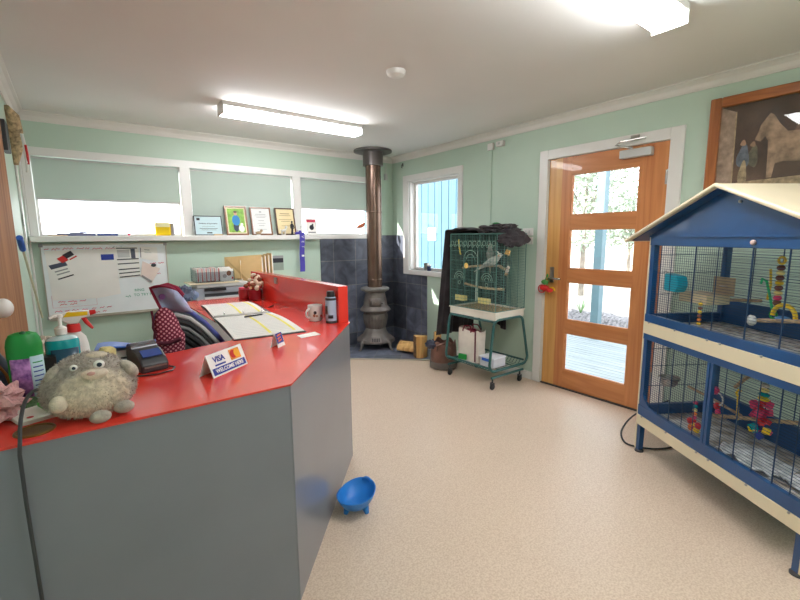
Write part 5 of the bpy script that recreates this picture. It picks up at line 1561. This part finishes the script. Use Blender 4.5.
# ================================================================ OFFICE CHAIR + BAG
M['seat_cloth'] = mat('charcoal_seat_cloth', (50, 54, 60), .85, var=.1, scale=30, bump=.3)
t = thing('office_chair', 'office chair with curved ribbed charcoal back and purple-blue rim behind the counter', 'chair', (-3.09, -2.16, 0), 0)
PV = Vector((.02, 0, .56))
OUT_ = [(-.035, .52), (-.04, .70), (-.04, .82), (-.038, .93), (-.030, .99), (-.002, 1.022), (.054, 1.022), (.124, .992), (.194, .922), (.256, .838), (.302, .765), (.345, .67), (.36, .58), (.35, .52)]
def arch(r_):
    # outline of the curved back, shrunk towards its lower middle
    return [(PV.x + .03 + (x - PV.x - .03) * r_, -.02, PV.z + (z - PV.z) * r_ if z > PV.z else z) for x, z in OUT_]
bs = build('backrest', MB().slab([(x, -.045, z) for x, _, z in arch(.97)], (0, .02, 0)), mat('grey_back_shell', (78, 82, 88), .6, var=.08), t)
build('rim', MB().tube(arch(1.0), .014, 10), mat('purple_blue_vinyl', (84, 94, 168), .45, var=.06), bs, smooth=True)
for k, (r_, mm, rad) in enumerate(((.92, M['lgrey'], .012), (.86, M['dark'], .014), (.79, M['grey'], .009), (.72, M['dark'], .013), (.64, M['black'], .012), (.56, M['dark'], .012), (.47, M['black'], .011), (.38, M['dark'], .010))):
    build('rib', MB().tube([(x, y - .03, z) for x, y, z in arch(r_)], rad, 8), mm, bs, smooth=True)
build('seat', MB().box(-.24, .26, .02, .50, .43, .50), M['seat_cloth'], t, bevel=.03)
build('back_post', MB().box(-.02, .06, -.06, -.03, .38, .62).box(-.02, .06, -.06, .16, .38, .41), M['black'], t, bevel=.004)
build('gas_column', MB().cyl((.02, .24, .07), (.02, .24, .43), .026, n=16), M['black'], t, smooth=True)
for k in range(5):
    a = 2 * PI * k / 5 + .3
    lg = build('base_arm', MB().tube([(.02, .24, .10), (.02 + .28 * math.cos(a), .24 + .28 * math.sin(a), .075)], [.024, .014], 8), M['black'], t, smooth=True)
    build('castor', MB().cyl((.02 + .28 * math.cos(a) - .012, .24 + .28 * math.sin(a), .028), (.02 + .28 * math.cos(a) + .012, .24 + .28 * math.sin(a), .028), .028, n=16), M['black'], lg, smooth=True)

M['denim'] = mat('denim_blue', (168, 176, 208), .85, var=.1, scale=20, bump=.2)
M['maroon'] = mat('maroon_trim', (140, 26, 58), .75, var=.08)
m, nt, b = newmat('dotted_maroon_quilt')
N = nt.nodes; L = nt.links
tc = N.new('ShaderNodeTexCoord'); mp = N.new('ShaderNodeMapping'); mp.inputs['Rotation'].default_value = (0, math.radians(45), 0); mp.inputs['Scale'].default_value = (60, 60, 60)
L.new(tc.outputs['Object'], mp.inputs[0])
vo = N.new('ShaderNodeTexVoronoi'); vo.inputs['Randomness'].default_value = 0; vo.inputs['Scale'].default_value = 1
sq = N.new('ShaderNodeSeparateXYZ'); L.new(mp.outputs[0], sq.inputs[0]); cq = N.new('ShaderNodeCombineXYZ'); L.new(sq.outputs[0], cq.inputs[0]); L.new(sq.outputs[2], cq.inputs[1]); L.new(cq.outputs[0], vo.inputs['Vector'])
rp = N.new('ShaderNodeValToRGB'); rp.color_ramp.interpolation = 'CONSTANT'; rp.color_ramp.elements[0].color = srgb((222, 150, 160)); rp.color_ramp.elements[1].position = .30; rp.color_ramp.elements[1].color = srgb((118, 20, 52))
L.new(vo.outputs['Distance'], rp.inputs[0]); L.new(rp.outputs[0], b.inputs['Base Color']); b.inputs['Roughness'].default_value = .8
M['quilt'] = m
t = thing('shoulder_bag', 'denim and dotted maroon bag hanging over the left of the office chair back', 'bag', (-3.055, -2.26, .76), 0)
def fl2(u, v):
    # flap: u across, v up; bag frame origin at (-3.055, -2.26, .76)
    x = (-.095 + .04 * (1 - v)) + (.125 - .02 * (1 - v)) * u + .03 * u * (1 - v)
    z = .265 + .115 * v + .018 * math.sin(u * 3) * v - .035 * u * u * v - .02 * u * (1 - v)
    y = -.01 + .03 * math.sin(u * 5 + v * 2) - .02 * v
    return (x, y, z)
build('denim_flap', MB().grid(fl2, 12, 8), M['denim'], t, solid=.01, smooth=True, recenter=False)
e1 = [fl2(0, v / 6) for v in range(7)] + [fl2(u / 8, 1) for u in range(1, 9)] + [fl2(1, 1 - v / 4) for v in range(1, 2)]
build('trim', MB().tube([(p[0], p[1] - .006, p[2]) for p in e1], .007, 8), M['maroon'], t, smooth=True, recenter=False)
build('badge', MB().cyl((-.050, -.030, .335), (-.050, -.020, .335), .014, n=20), mat('plum_badge', (110, 66, 120), .7), t, recenter=False)
mb = MB().ball((0, 0, 0), 1, 28, 18)
mb.v = [(-.045 + v[0] * .062 * (1 + .15 * (v[2] < 0)) * (1 + .08 * noise.noise(Vector(v) * 3)) + .012 * (1 - v[2]), v[1] * .04 - .015, .135 + v[2] * .145) for v in mb.v]
build('quilted_pouch', mb, M['quilt'], t, smooth=True, recenter=False)
build('pouch_trim', MB().tube([(-.102 + .012 * math.sin(k * .6) - .004 * k * (k < 4), -.035, .27 - .028 * k) for k in range(9)], .006, 8).tube([(-.10 + .016 * k, -.060 - .004 * math.sin(k), .115 - .010 * math.sin(k * .5)) for k in range(8)], .010, 8), mat('dark_maroon', (84, 14, 40), .8), t, smooth=True, recenter=False)
build('top_strap', MB().tube([(-.06, -.025, .385), (-.02, -.03, .395), (.02, -.03, .375), (.045, -.025, .335)], .010, 8), M['maroon'], t, smooth=True, recenter=False)
o = build('grey_pouch', crumple((-2.975, -2.12, 1.085), (.045, .045, .040), 31, .5), mat('blue_grey_cloth', (104, 116, 140), .85, var=.15, scale=20), smooth=True)
tag(o, 'blue-grey cloth pouch hanging behind the top of the office chair', 'pouch')

# ================================================================ LARGE FLIGHT CAGE
M['cage_blue'] = mat('cage_blue_enamel', (20, 72, 124), .32, var=.07, scale=5, coat=.2)
M['wire_blue'] = mat('blue_wire', (34, 62, 96), .4, metal=.2, var=.05)
cgx = math.atan2(-.842, -.54)
bc = thing('aviary_cage', 'large two-storey blue and cream bird aviary with gable roof on the right', 'aviary', (-.65, -3.52, 0), cgx)
LW, DP = 1.06, .50
B = M['cage_blue']
# posts with cream outer face
for (x, y) in ((0, 0), (LW - .032, 0), (0, DP - .032), (LW - .032, DP - .032)):
    p_ = build('post', MB().box(x, x + .032, y, y + .032, .18, 1.37), B, bc)
    build('leg', MB().slab([(x, y, .004), (x + .026, y, .004), (x + .032, y, .19), (x, y, .19)], (0, .03, 0)), B, bc)
    build('foot', MB().lathe([(.0, 0), (.026, 0), (.026, .008), (.018, .016), (.0, .018)], (x + .013, y + .015, 0), 20), M['dark'], bc, smooth=True)
build('edge_strip', MB().box(-.010, 0, -.004, .028, .02, 1.37), M['cream'], bc)
build('edge_strip', MB().box(LW, LW + .010, -.004, .028, .02, 1.37), M['cream'], bc)
def rails(z0, z1, m_, nm, out=.006, sides=True):
    build(nm, MB().box(0, LW, -out, .02, z0, z1), m_, bc, bevel=.002)
    if sides:
        build(nm, MB().box(-out, .02, .02, DP - .0, z0, z1), m_, bc)
        build(nm, MB().box(LW - .02, LW + out, .02, DP, z0, z1), m_, bc)
        build(nm, MB().box(.02, LW - .02, DP - .02, DP, z0, z1), m_, bc)
rails(.187, .250, M['cream'], 'drawer_front', .010, False)
rails(.250, .315, B, 'lower_rail')
rails(.742, .779, B, 'middle_rail')
rails(.779, .852, M['cream'], 'drawer_front', .010, False)
rails(.852, .900, B, 'middle_rail')
rails(1.318, 1.372, B, 'top_rail')
for k, z in enumerate((.188, .78)):
    build('side_apron', MB().box(.0, .012, .02, DP - .02, z, z + .07), B, bc)
    build('back_apron', MB().box(.02, LW - .02, DP - .018, DP, z, z + .20 if k else z + .20), B, bc)
    build('tray', MB().box(.02, LW - .02, .02, DP - .02, z + .045 + .0, z + .052), B, bc)
    build('litter', MB().box(.022, LW - .022, .022, DP - .022, z + .053, z + .062 + .0), mat('bird_litter' + 'ab'[k], (140, 124, 104), .95, var=.5, scale=22 if k else 12, col2=(214, 212, 208), bump=.5), bc)['kind'] = 'stuff'
build('door_post', MB().box(.512, .528, -.008, .012, .315, .742).box(.534, .550, -.008, .012, .315, .742), B, bc)
build('corner_gusset', MB().slab([(.03, -.003, .315), (.03, -.003, .40), (.055, -.003, .36), (.10, -.003, .325), (.16, -.003, .315)], (0, .012, 0)), B, bc)
# bolts
for x in (.05, .27, .50, .58, .80, 1.0):
    for z in (.249, .852): build('bolt', MB().ball((x, -.012, z), .006, 8, 6), M['steel'], bc, smooth=True)
# wires
WR = .0011
def wires_front(z0, z1, uprights):
    mb = MB(); z = z0 + .012
    while z < z1: mb.wire((.03, .006, z), (LW - .03, .006, z), WR); z += .0135
    build('front_wires', mb, M['wire_blue'], bc)
    mb = MB()
    for x, r_ in uprights: mb.wire((x, .004, z0), (x, .004, z1), r_)
    build('upright_bars', mb, M['wire_blue'], bc)
wires_front(.315, .742, [(.09, .002), (.17, .002), (.26, .003), (.36, .0022), (.44, .0022), (.62, .0022), (.70, .003), (.80, .0022), (.90, .003), (.98, .0022)])
wires_front(.90, 1.318, [(.09, .002), (.18, .0022), (.355, .0036), (.50, .0022), (.69, .0036), (.86, .0034), (.98, .0022)])
for x in (.008, LW - .008):
    mb = MB()
    for z0, z1 in ((.315, .742), (.90, 1.318)):
        y = .04
        while y < DP - .03: mb.wire((x, y, z0), (x, y, z1), WR); y += .0135
        for zz in (z0 + .12, z0 + .25, z0 + .36): mb.wire((x, .03, zz), (x, DP - .03, zz), .0022)
    build('side_wires', mb, M['wire_blue'], bc)
mb = MB()
for z0, z1 in ((.38, .742), (.98, 1.318)):
    z = z0
    while z < z1: mb.wire((.03, DP - .01, z), (LW - .03, DP - .01, z), WR); z += .0135
    for x in (.2, .37, .53, .7, .87): mb.wire((x, DP - .012, z0), (x, DP - .012, z1), .0028)
build('back_wires', mb, M['wire_blue'], bc)
# roof
xm, ze, zr = LW / 2, 1.352, 1.618
def roofslab(xa, za, xb, zb, y0, y1, th, nm, m_, par):
    return build(nm, MB().slab([(xa, y0, za), (xb, y0, zb), (xb, y1, zb), (xa, y1, za)], (0, 0, -th)), m_, par, bevel=.003)
for s_, xe in ((-1, -.145), (1, LW + .145)):
    r_ = roofslab(xe, ze, xm, zr, -.068, DP + .02, .014, 'roof_panel', M['cream'], bc)
    roofslab(xe + .03 * -s_, ze - .004, xm, zr - .016, -.05, DP, .006, 'roof_lining', B, r_)
    build('roof_edge', MB().tube([(xe, -.070, ze - .008), (xm, -.070, zr - .008)], .010, 8), M['cream'], r_, smooth=True)
build('gable_panel', MB().slab([(0, 0, 1.37), (LW, 0, 1.37), (LW, 0, 1.382), (xm, 0, 1.592), (0, 0, 1.382)], (0, .008, 0)), B, bc)
build('gable_panel', MB().slab([(0, DP, 1.37), (LW, DP, 1.37), (LW, DP, 1.382), (xm, DP, 1.592), (0, DP, 1.382)], (0, -.008, 0)), B, bc)
build('ledge', MB().box(0, LW, -.014, 0, 1.366, 1.376), B, bc)
build('rivet', MB().ball((.60, -.004, 1.528), .007, 10, 6), M['white'], bc, smooth=True)
build('rivet', MB().ball((.70, -.012, 1.343), .012, 10, 6), mat('pink_cap', (206, 180, 176), .5), bc, smooth=True)
# perches
for a, b_, r_ in (((.02, .20, .985), (.40, .36, 1.03), .009), ((.62, .10, .975), (1.0, .30, 1.02), .010), ((.03, .30, .43), (.50, .22, .44), .008), ((.46, .10, .43), (.95, .38, .56), .010), ((.30, .36, .52), (.50, .26, .67), .010)):
    build('perch', MB().tube([a, tuple((Vector(a) + Vector(b_)) / 2 + Vector((0, 0, .004))), b_], r_, 8), M['branch'], bc, smooth=True)
build('perch_end', MB().ball((.62, .10, .975), (.026, .012, .026), 16, 10), M['lgrey'], bc, smooth=True)

def W(x, y, z):   # aviary frame -> world
    v = Matrix.Rotation(cgx, 3, 'Z') @ Vector((x, y, 0))
    return (v.x - .65, v.y - 3.52, z)
t = thing('seed_cup', 'turquoise plastic bath cup hanging in the upper aviary', 'cup', W(.135, .07, 1.055), cgx)
build('cup', MB().slab([(-.055, -.03, 0), (.035, -.03, -.005), (.055, -.03, .03), (.055, -.03, .055), (.04, -.03, .09), (-.055, -.03, .10)], (0, .07, 0)), mat('turquoise_plastic', (20, 158, 182), .35), t, bevel=.008)
build('hook', MB().tube([(-.05, .0, .10), (-.09, 0, .11), (-.10, 0, .10)], .003, 6), M['steel'], t)
t = thing('nest_box', 'pale wooden nest box on the left side of the upper aviary', 'nest box', W(.17, .22, .99), cgx)
build('box', MB().box(-.11, .10, -.06, .08, 0, .055), mat('pale_pine', (222, 204, 170), .7, var=.08), t, bevel=.003)
build('back_panel', MB().box(-.02, .12, .075, .085, .05, .15), mat('tan_ply', (190, 166, 132), .8, var=.1), t, bevel=.003)
build('entrance_pad', MB().lathe([(.02, 0), (.02, .004)], (0, 0, 0), 16), M['tissue'], t).location = (.06, .07, .10)
def toy(label, x, y, z, items, rz=0, name='bird_toy'):
    t = thing(name, label, 'bird toy', W(x, y, z), cgx + rz)
    for nm, f, mm in items: build(nm, f, mm, t, smooth=True, recenter=False)
    return t
def beads(n_, z0, dz, r_, x=0, y=0):
    return [MB().ball((x, y, z0 - dz * k), (r_, r_, r_ * .8), 10, 7) for k in range(n_)]
cols = [M['yellow'], M['red'], M['teal'], mat('toy_orange', (236, 130, 40), .5), mat('toy_pink', (222, 60, 110), .5), mat('toy_brown', (120, 70, 50), .7), M['pale_yellow']]
bd = beads(6, .11, .021, .011)
toy('small bead toy with yellow ends at the front of the upper aviary', .375, .04, .905, [('cord', MB().cyl((0, 0, .0), (0, 0, .13), .002, n=6), M['steel'])] + [('bead', bd[k], cols[[0, 5, 0, 5, 3, 0][k]]) for k in range(6)])
toy('straight yellow stick toy hanging at the back of the upper aviary', .43, .36, 1.04, [('stick', MB().tube([(0, 0, 0), (.01, 0, .08), (0, 0, .16)], .006, 8), M['yellow'])])
toy('green hook-shaped chain toy in the upper aviary', .50, .28, .985, [('hook', MB().tube([(.05, 0, 0), (.03, 0, .06), (.01, 0, .12), (-.005, 0, .16), (-.03, 0, .17), (-.035, 0, .145)], .006, 8), mat('toy_green', (40, 196, 120), .5)), ('ring', MB().torus((.05, 0, .0), .018, .005, 'y', 16, 6), M['green'])])
bd = beads(8, .19, .024, .017)
toy('tall brown and yellow bead tower toy in the upper aviary', .60, .24, 1.03, [('hook', MB().torus((0, 0, .225), .016, .006, 'y', 16, 6), M['yellow'])] + [('bead', bd[k], cols[[5, 6, 5, 0, 5, 6, 4, 5][k]]) for k in range(8)] + [('cord', MB().cyl((0, 0, .0), (0, 0, .22), .002, n=6), M['steel'])])
bd = beads(7, .12, .020, .013)
toy('dark bead strand toy behind the bead tower', .66, .32, 1.05, [('cord', MB().cyl((0, 0, .0), (0, 0, .26), .002, n=6), M['steel'])] + [('bead', bd[k], cols[[5, 4, 5, 5, 3, 5, 5][k]]) for k in range(7)])
toy('yellow arched swing with a blue seat in the upper aviary', .66, .22, .985, [('arch', MB().torus((0, 0, .01), .055, .010, 'y', 20, 8, arc=PI), M['yellow']), ('seat', MB().ball((0, 0, .0), (.04, .02, .014), 14, 8), mat('toy_blue', (70, 130, 190), .5))])
# lower level
t = thing('metal_bowl', 'steel food bowl fixed at the left side of the lower aviary', 'bowl', W(.13, .09, .48), cgx)
build('bowl', MB().lathe([(.0, 0), (.035, 0), (.046, .02), (.052, .05), (.056, .052), (.050, .052), (.043, .02), (.0, .006)], n=28), M['steel'], t, smooth=True)
build('clamp', MB().torus((0, 0, .046), .056, .003, 'z', 24, 6), M['chrome'], t)
bd = beads(8, .17, .021, .012)
toy('standing stack of coloured beads in the lower aviary left of the door post', .36, .08, .29, [('bead', bd[k], cols[[4, 2, 6, 3, 4, 1, 0, 1][k]]) for k in range(8)] + [('charm', MB().ball((.03, 0, .05), (.02, .014, .02), 10, 7), M['red']), ('charm', MB().ball((-.03, 0, .055), (.018, .014, .018), 10, 7), M['red']), ('charm', MB().ball((.02, 0, .02), (.02, .014, .016), 10, 7), M['yellow']), ('charm', MB().ball((-.02, 0, .02), (.016, .014, .02), 10, 7), cols[3])])
toy('red and clear ring toy just right of the door post in the lower aviary', .41, .16, .45, [('ring', MB().torus((0, 0, .05), .034, .004, 'y', 20, 6), M['lgrey']), ('block', MB().ball((-.015, 0, .092), (.020, .014, .022), 12, 8), cols[4]), ('block', MB().ball((.0, 0, .01), (.018, .014, .020), 12, 8), M['red']), ('block', MB().ball((.01, 0, -.02), (.014, .012, .02), 12, 8), cols[4])])
toy('yellow question-mark shaped chain toy in the lower aviary', .49, .20, .42, [('stick', MB().tube([(.01, 0, 0), (.005, 0, .07), (0, 0, .12), (-.012, 0, .14), (0, 0, .16), (.012, 0, .155)], .006, 8), M['yellow'])])
its = [('cord', MB().cyl((0, 0, .16), (0, 0, .30), .002, n=6), M['steel'])]
r = random.Random(8)
for k in range(4): its.append(('bead', MB().ball((0, 0, .235 - .022 * k), (.018 + .004 * k, .018, .011), 12, 8), [M['tissue'], M['pale_yellow'], M['teal'], M['yellow']][k]))
for k in range(22):
    a = r.uniform(0, 6.28); z = r.uniform(.05, .15); q = r.uniform(.01, .042)
    its.append(('wood_chip', MB().rbox((q * math.cos(a), q * math.sin(a), z), (.026, .02, .03), (r.uniform(0, 3), r.uniform(0, 3), 0)), cols[4] if k % 3 else M['red']))
for k in range(9):
    a = r.uniform(0, 6.28); z = r.uniform(-.01, .04); q = .035
    its.append(('wood_chip', MB().rbox((q * math.cos(a), q * math.sin(a), z), (.026, .02, .03), (r.uniform(0, 3), r.uniform(0, 3), 0)), [M['ink_blue'], M['yellow'], cols[4], M['teal']][k % 4]))
toy('big bright pink and red cluster toy hanging in the lower aviary', .63, .20, .415, its)
for i, (x, y, a, sx_, lb_) in enumerate(((.62, .20, .2, .30, 'crumpled newspaper sheet under the pink toy in the lower aviary'), (.88, .26, -.3, .22, 'pale folded newspaper at the right of the lower aviary floor'))):
    mb = MB().grid(lambda u, v: W(x + (u - .5) * sx_ * math.cos(a) - (v - .5) * .2 * math.sin(a), y + (u - .5) * sx_ * math.sin(a) * .6 + (v - .5) * .2, .252 + .012 + .03 * abs(noise.noise(Vector((u * 4, v * 4, i * 3)))) * 1.6), 16, 12)
    o = build('newspaper_sheet', mb, mat('newsprint%s' % 'ab'[i], (206, 208, 210), .9, var=.25, scale=18), solid=.001)
    tag(o, lb_, 'newspaper')
def spline(P, n=6):
    P = [Vector(p) for p in P]; Q = [P[0]] + P + [P[-1]]; out = []
    for i in range(1, len(Q) - 2):
        a, b_, c, d = Q[i - 1:i + 3]
        for k in range(n):
            u = k / n
            out.append(.5 * (2 * b_ + (c - a) * u + (2 * a - 5 * b_ + 4 * c - d) * u * u + (3 * b_ - a - 3 * c + d) * u ** 3))
    return out + [P[-1]]
# power lead under the cage
o = build('power_lead', MB().tube(spline([(-.02, -3.46, .16), (-.30, -3.36, .10), (-.50, -3.36, .04), (-.60, -3.42, .008), (-.62, -3.50, .008), (-.55, -3.60, .008), (-.42, -3.66, .008), (-.28, -3.66, .008), (-.15, -3.6, .008)]), .006, 8), M['black'], smooth=True)
tag(o, 'black power lead looping on the floor behind the left leg of the aviary', 'cable')

# ================================================================ FRAMED PICTURE
t = thing('framed_picture', 'big wood-framed dark picture of a horse and two people above the aviary', 'picture', (0, -4.03, 1.50))
hw, hh, fw = .47, .746, .062
ty = math.radians(2.0)
def PP(u, z, d=0): return (-.022 - d - .0 - math.sin(ty) * z * .0, u, z)
mb = MB()
def fr_(a, b_, c, d): mb.box(-.038, -.004, a, b_, c, d)
build('frame_side', MB().box(-.038, -.004, hw - fw, hw, 0, hh), M['frame_wood'], t, bevel=.008)
build('frame_side', MB().box(-.038, -.004, -hw, -hw + fw, 0, hh), M['frame_wood'], t, bevel=.008)
build('frame_rail', MB().box(-.037, -.004, -hw + fw, hw - fw, 0, fw), M['frame_wood_h'], t, bevel=.008)
build('frame_rail', MB().box(-.037, -.004, -hw + fw, hw - fw, hh - fw, hh), M['frame_wood_h'], t, bevel=.008)
cvm = mat('dark_painting', (64, 48, 40), .6, var=.4, scale=4, col2=(120, 92, 74))
cv = build('canvas', MB().box(-.012, -.006, -hw + fw, hw - fw, fw, hh - fw), cvm, t)
def pb(nm, u, z, ru, rz_, m_, d, n_=24, rot=0):
    pts = []
    for k in range(n_):
        a = 2 * PI * k / n_; q = 1 + .15 * math.sin(3 * a + u * 10)
        x_, z_ = ru * q * math.cos(a), rz_ * q * math.sin(a)
        pts.append((-.0122 - d, u + x_ * math.cos(rot) - z_ * math.sin(rot), z + x_ * math.sin(rot) + z_ * math.cos(rot)))
    return build(nm, MB().slab(pts, (.0005, 0, 0)), m_, cv)
tan_ = mat('painted_straw', (184, 158, 124), .6, var=.25, scale=30)
hor = mat('painted_horse_grey', (158, 140, 126), .6, var=.3, scale=16)
u0 = hw - fw
build('painted_wall', MB().slab([(-.0126, u0, fw), (-.0126, u0 - .085, fw), (-.0126, u0 - .075, hh - fw - .04), (-.0126, u0, hh - fw)], (.0004, 0, 0)), mat('painted_plaster', (178, 150, 130), .6, var=.2, scale=20), cv)
build('painted_post', MB().slab([(-.0130, u0 - .085, fw), (-.0130, u0 - .092, fw), (-.0130, u0 - .082, hh - fw - .04), (-.0130, u0 - .075, hh - fw - .04)], (.0004, 0, 0)), tan_, cv)
pb('painted_hay', u0 - .35, fw + .11, .28, .05, tan_, .0012)
hor = mat('painted_horse_brown', (172, 140, 114), .6, var=.3, scale=16)
prof_ = [(.20, .50), (.185, .455), (.215, .44), (.235, .47), (.25, .44), (.255, .37), (.26, .22), (.285, .22), (.295, .30), (.33, .31), (.42, .30), (.50, .31), (.515, .21), (.54, .21), (.55, .33), (.58, .40), (.575, .46), (.53, .485), (.42, .475), (.34, .48), (.30, .53), (.27, .585), (.25, .60), (.235, .58), (.21, .54)]
build('painted_horse', MB().slab([(-.0142, u0 - a, z) for a, z in prof_], (.0005, 0, 0)), hor, cv)
build('painted_horse', MB().slab([(-.0134, u0 - a * 1.05 - .16, z * .9 + .03) for a, z in prof_], (.0005, 0, 0)), mat('painted_dark_horse', (118, 88, 70), .6, var=.3, scale=16), cv)
pb('painted_coat', u0 - .135, .36, .032, .07, mat('painted_coat_blue', (112, 118, 130), .6, var=.2, scale=30), .0026)
pb('painted_trousers', u0 - .14, .255, .022, .075, tan_, .0027)
pb('painted_figure_head', u0 - .13, .445, .014, .018, mat('painted_skin', (190, 146, 116), .6), .003)
pb('painted_second_coat', u0 - .185, .355, .026, .065, mat('painted_coat_olive', (112, 104, 84), .6, var=.2, scale=30), .0025)
pb('painted_second_head', u0 - .18, .43, .013, .016, mat('painted_skin_dim', (166, 130, 104), .6), .003)
build('glazing', MB().box(-.020, -.018, -hw + fw, hw - fw, fw, hh - fw), M['glass'], t)
t.rotation_euler = (0, 0, 0)

# ================================================================ FLOOR BOWL AND LEFT WALL THINGS
t = thing('blue_bowl', 'bright blue plastic dish with a handle slot on the floor beside the counter', 'bowl', (-2.405, -2.94, 0), math.radians(25))
mb = MB(); n_ = 40
prof = [(.02, .030), (.05, .032), (.075, .045), (.095, .075), (.105, .098), (.100, .100), (.090, .078), (.070, .052), (.045, .040), (.0, .038)]
vs = []
for (r_, z) in prof:
    for k in range(n_):
        a = 2 * PI * k / n_
        vs.append((r_ * 1.05 * math.cos(a), r_ * .9 * math.sin(a), z + (.022 * max(0, math.cos(a)) * r_ / .1)))
fs = [(j * n_ + k, j * n_ + (k + 1) % n_, (j + 1) * n_ + (k + 1) % n_, (j + 1) * n_ + k) for j in range(len(prof) - 1) for k in range(n_)]
fs.append(tuple(range(n_ - 1, -1, -1)))
M['bowl_blue'] = mat('bright_blue_plastic', (36, 124, 206), .35, var=.04)
build('dish', mb.add(vs, fs), M['bowl_blue'], t, smooth=True, recenter=False)
for k in range(3):
    a = -PI / 2 + k * 2 * PI / 3
    build('foot', MB().slab([(.035 * math.cos(a - .35), .035 * math.sin(a - .35), .036), (.035 * math.cos(a + .35), .035 * math.sin(a + .35), .036), (.085 * math.cos(a + .25), .085 * math.sin(a + .25), .060), (.085 * math.cos(a - .25), .085 * math.sin(a - .25), .060)], (.0, 0, -.0)) if False else MB().tube([(.050 * math.cos(a), .050 * math.sin(a), .040), (.062 * math.cos(a), .062 * math.sin(a), .003)], [.020, .011], 8), M['bowl_blue'], t, smooth=True)
build('handle', MB().torus((.10, 0, .098), .028, .007, 'x', 16, 6, arc=PI, a0=0), M['bowl_blue'], t, smooth=True)

t = thing('fly_swatter', 'fly swatter with a pale stick and blue end leaning on the left wall', 'fly swatter', (XL + .03, -.65, 1.05))
build('stick', MB().cyl((0, -.42, .28), (.0, .50, -.30), .007, n=8), mat('cream_stick', (214, 206, 176), .5), t, smooth=True)
build('blue_grip', MB().cyl((0, -.52, .345), (0, -.40, .27), .017, n=10), M['blue'], t, smooth=True)
t = thing('rosette_hanging', 'tan plaited hanging with a red and white ribbon high on the left wall', 'wall hanging', (XL + .012, -.50, 1.90))
build('plait', MB().tube([(0, -.10, .38), (.01, -.03, .34), (.012, .03, .25), (.01, .06, .14), (.0, .06, .02)], [.02, .05, .055, .045, .015], 10), mat('tan_plait', (182, 158, 122), .9, var=.3, scale=40, bump=.7), t, smooth=True)
build('ribbon', MB().tube([(.06, -.06, .22), (.065, -.03, .16), (.062, 0, .10), (.066, -.01, .03), (.06, .03, -.03)], .010, 6), M['white'], t, smooth=True)
build('red_ribbon', MB().tube([(.072, -.04, .15), (.074, -.01, .09), (.074, -.01, .02)], .008, 6), M['red'], t, smooth=True)
t = thing('small_wall_box', 'small dark grey box on the left wall beside the tan hanging', 'box', (XL, -1.0, 1.92))
build('box', MB().box(0, .03, -.10, .06, 0, .18), M['dark'], t, bevel=.004)
t = thing('hanging_keys', 'string of small keys hanging on the left wall under the tan hanging', 'keys', (XL + .006, -.42, 1.48))
mb = MB().tube([(0, 0, .36), (.004, .006, .2), (.003, 0, .08)], .003, 6)
build('cord', mb, M['lgrey'], t)
for k in range(4): build('key', MB().torus((.006, .01 * k - .015, .05 + .012 * k), .010, .003, 'x', 12, 5).box(.004, .008, .01 * k - .017, .01 * k - .012, .0, .045), M['steel'], t)
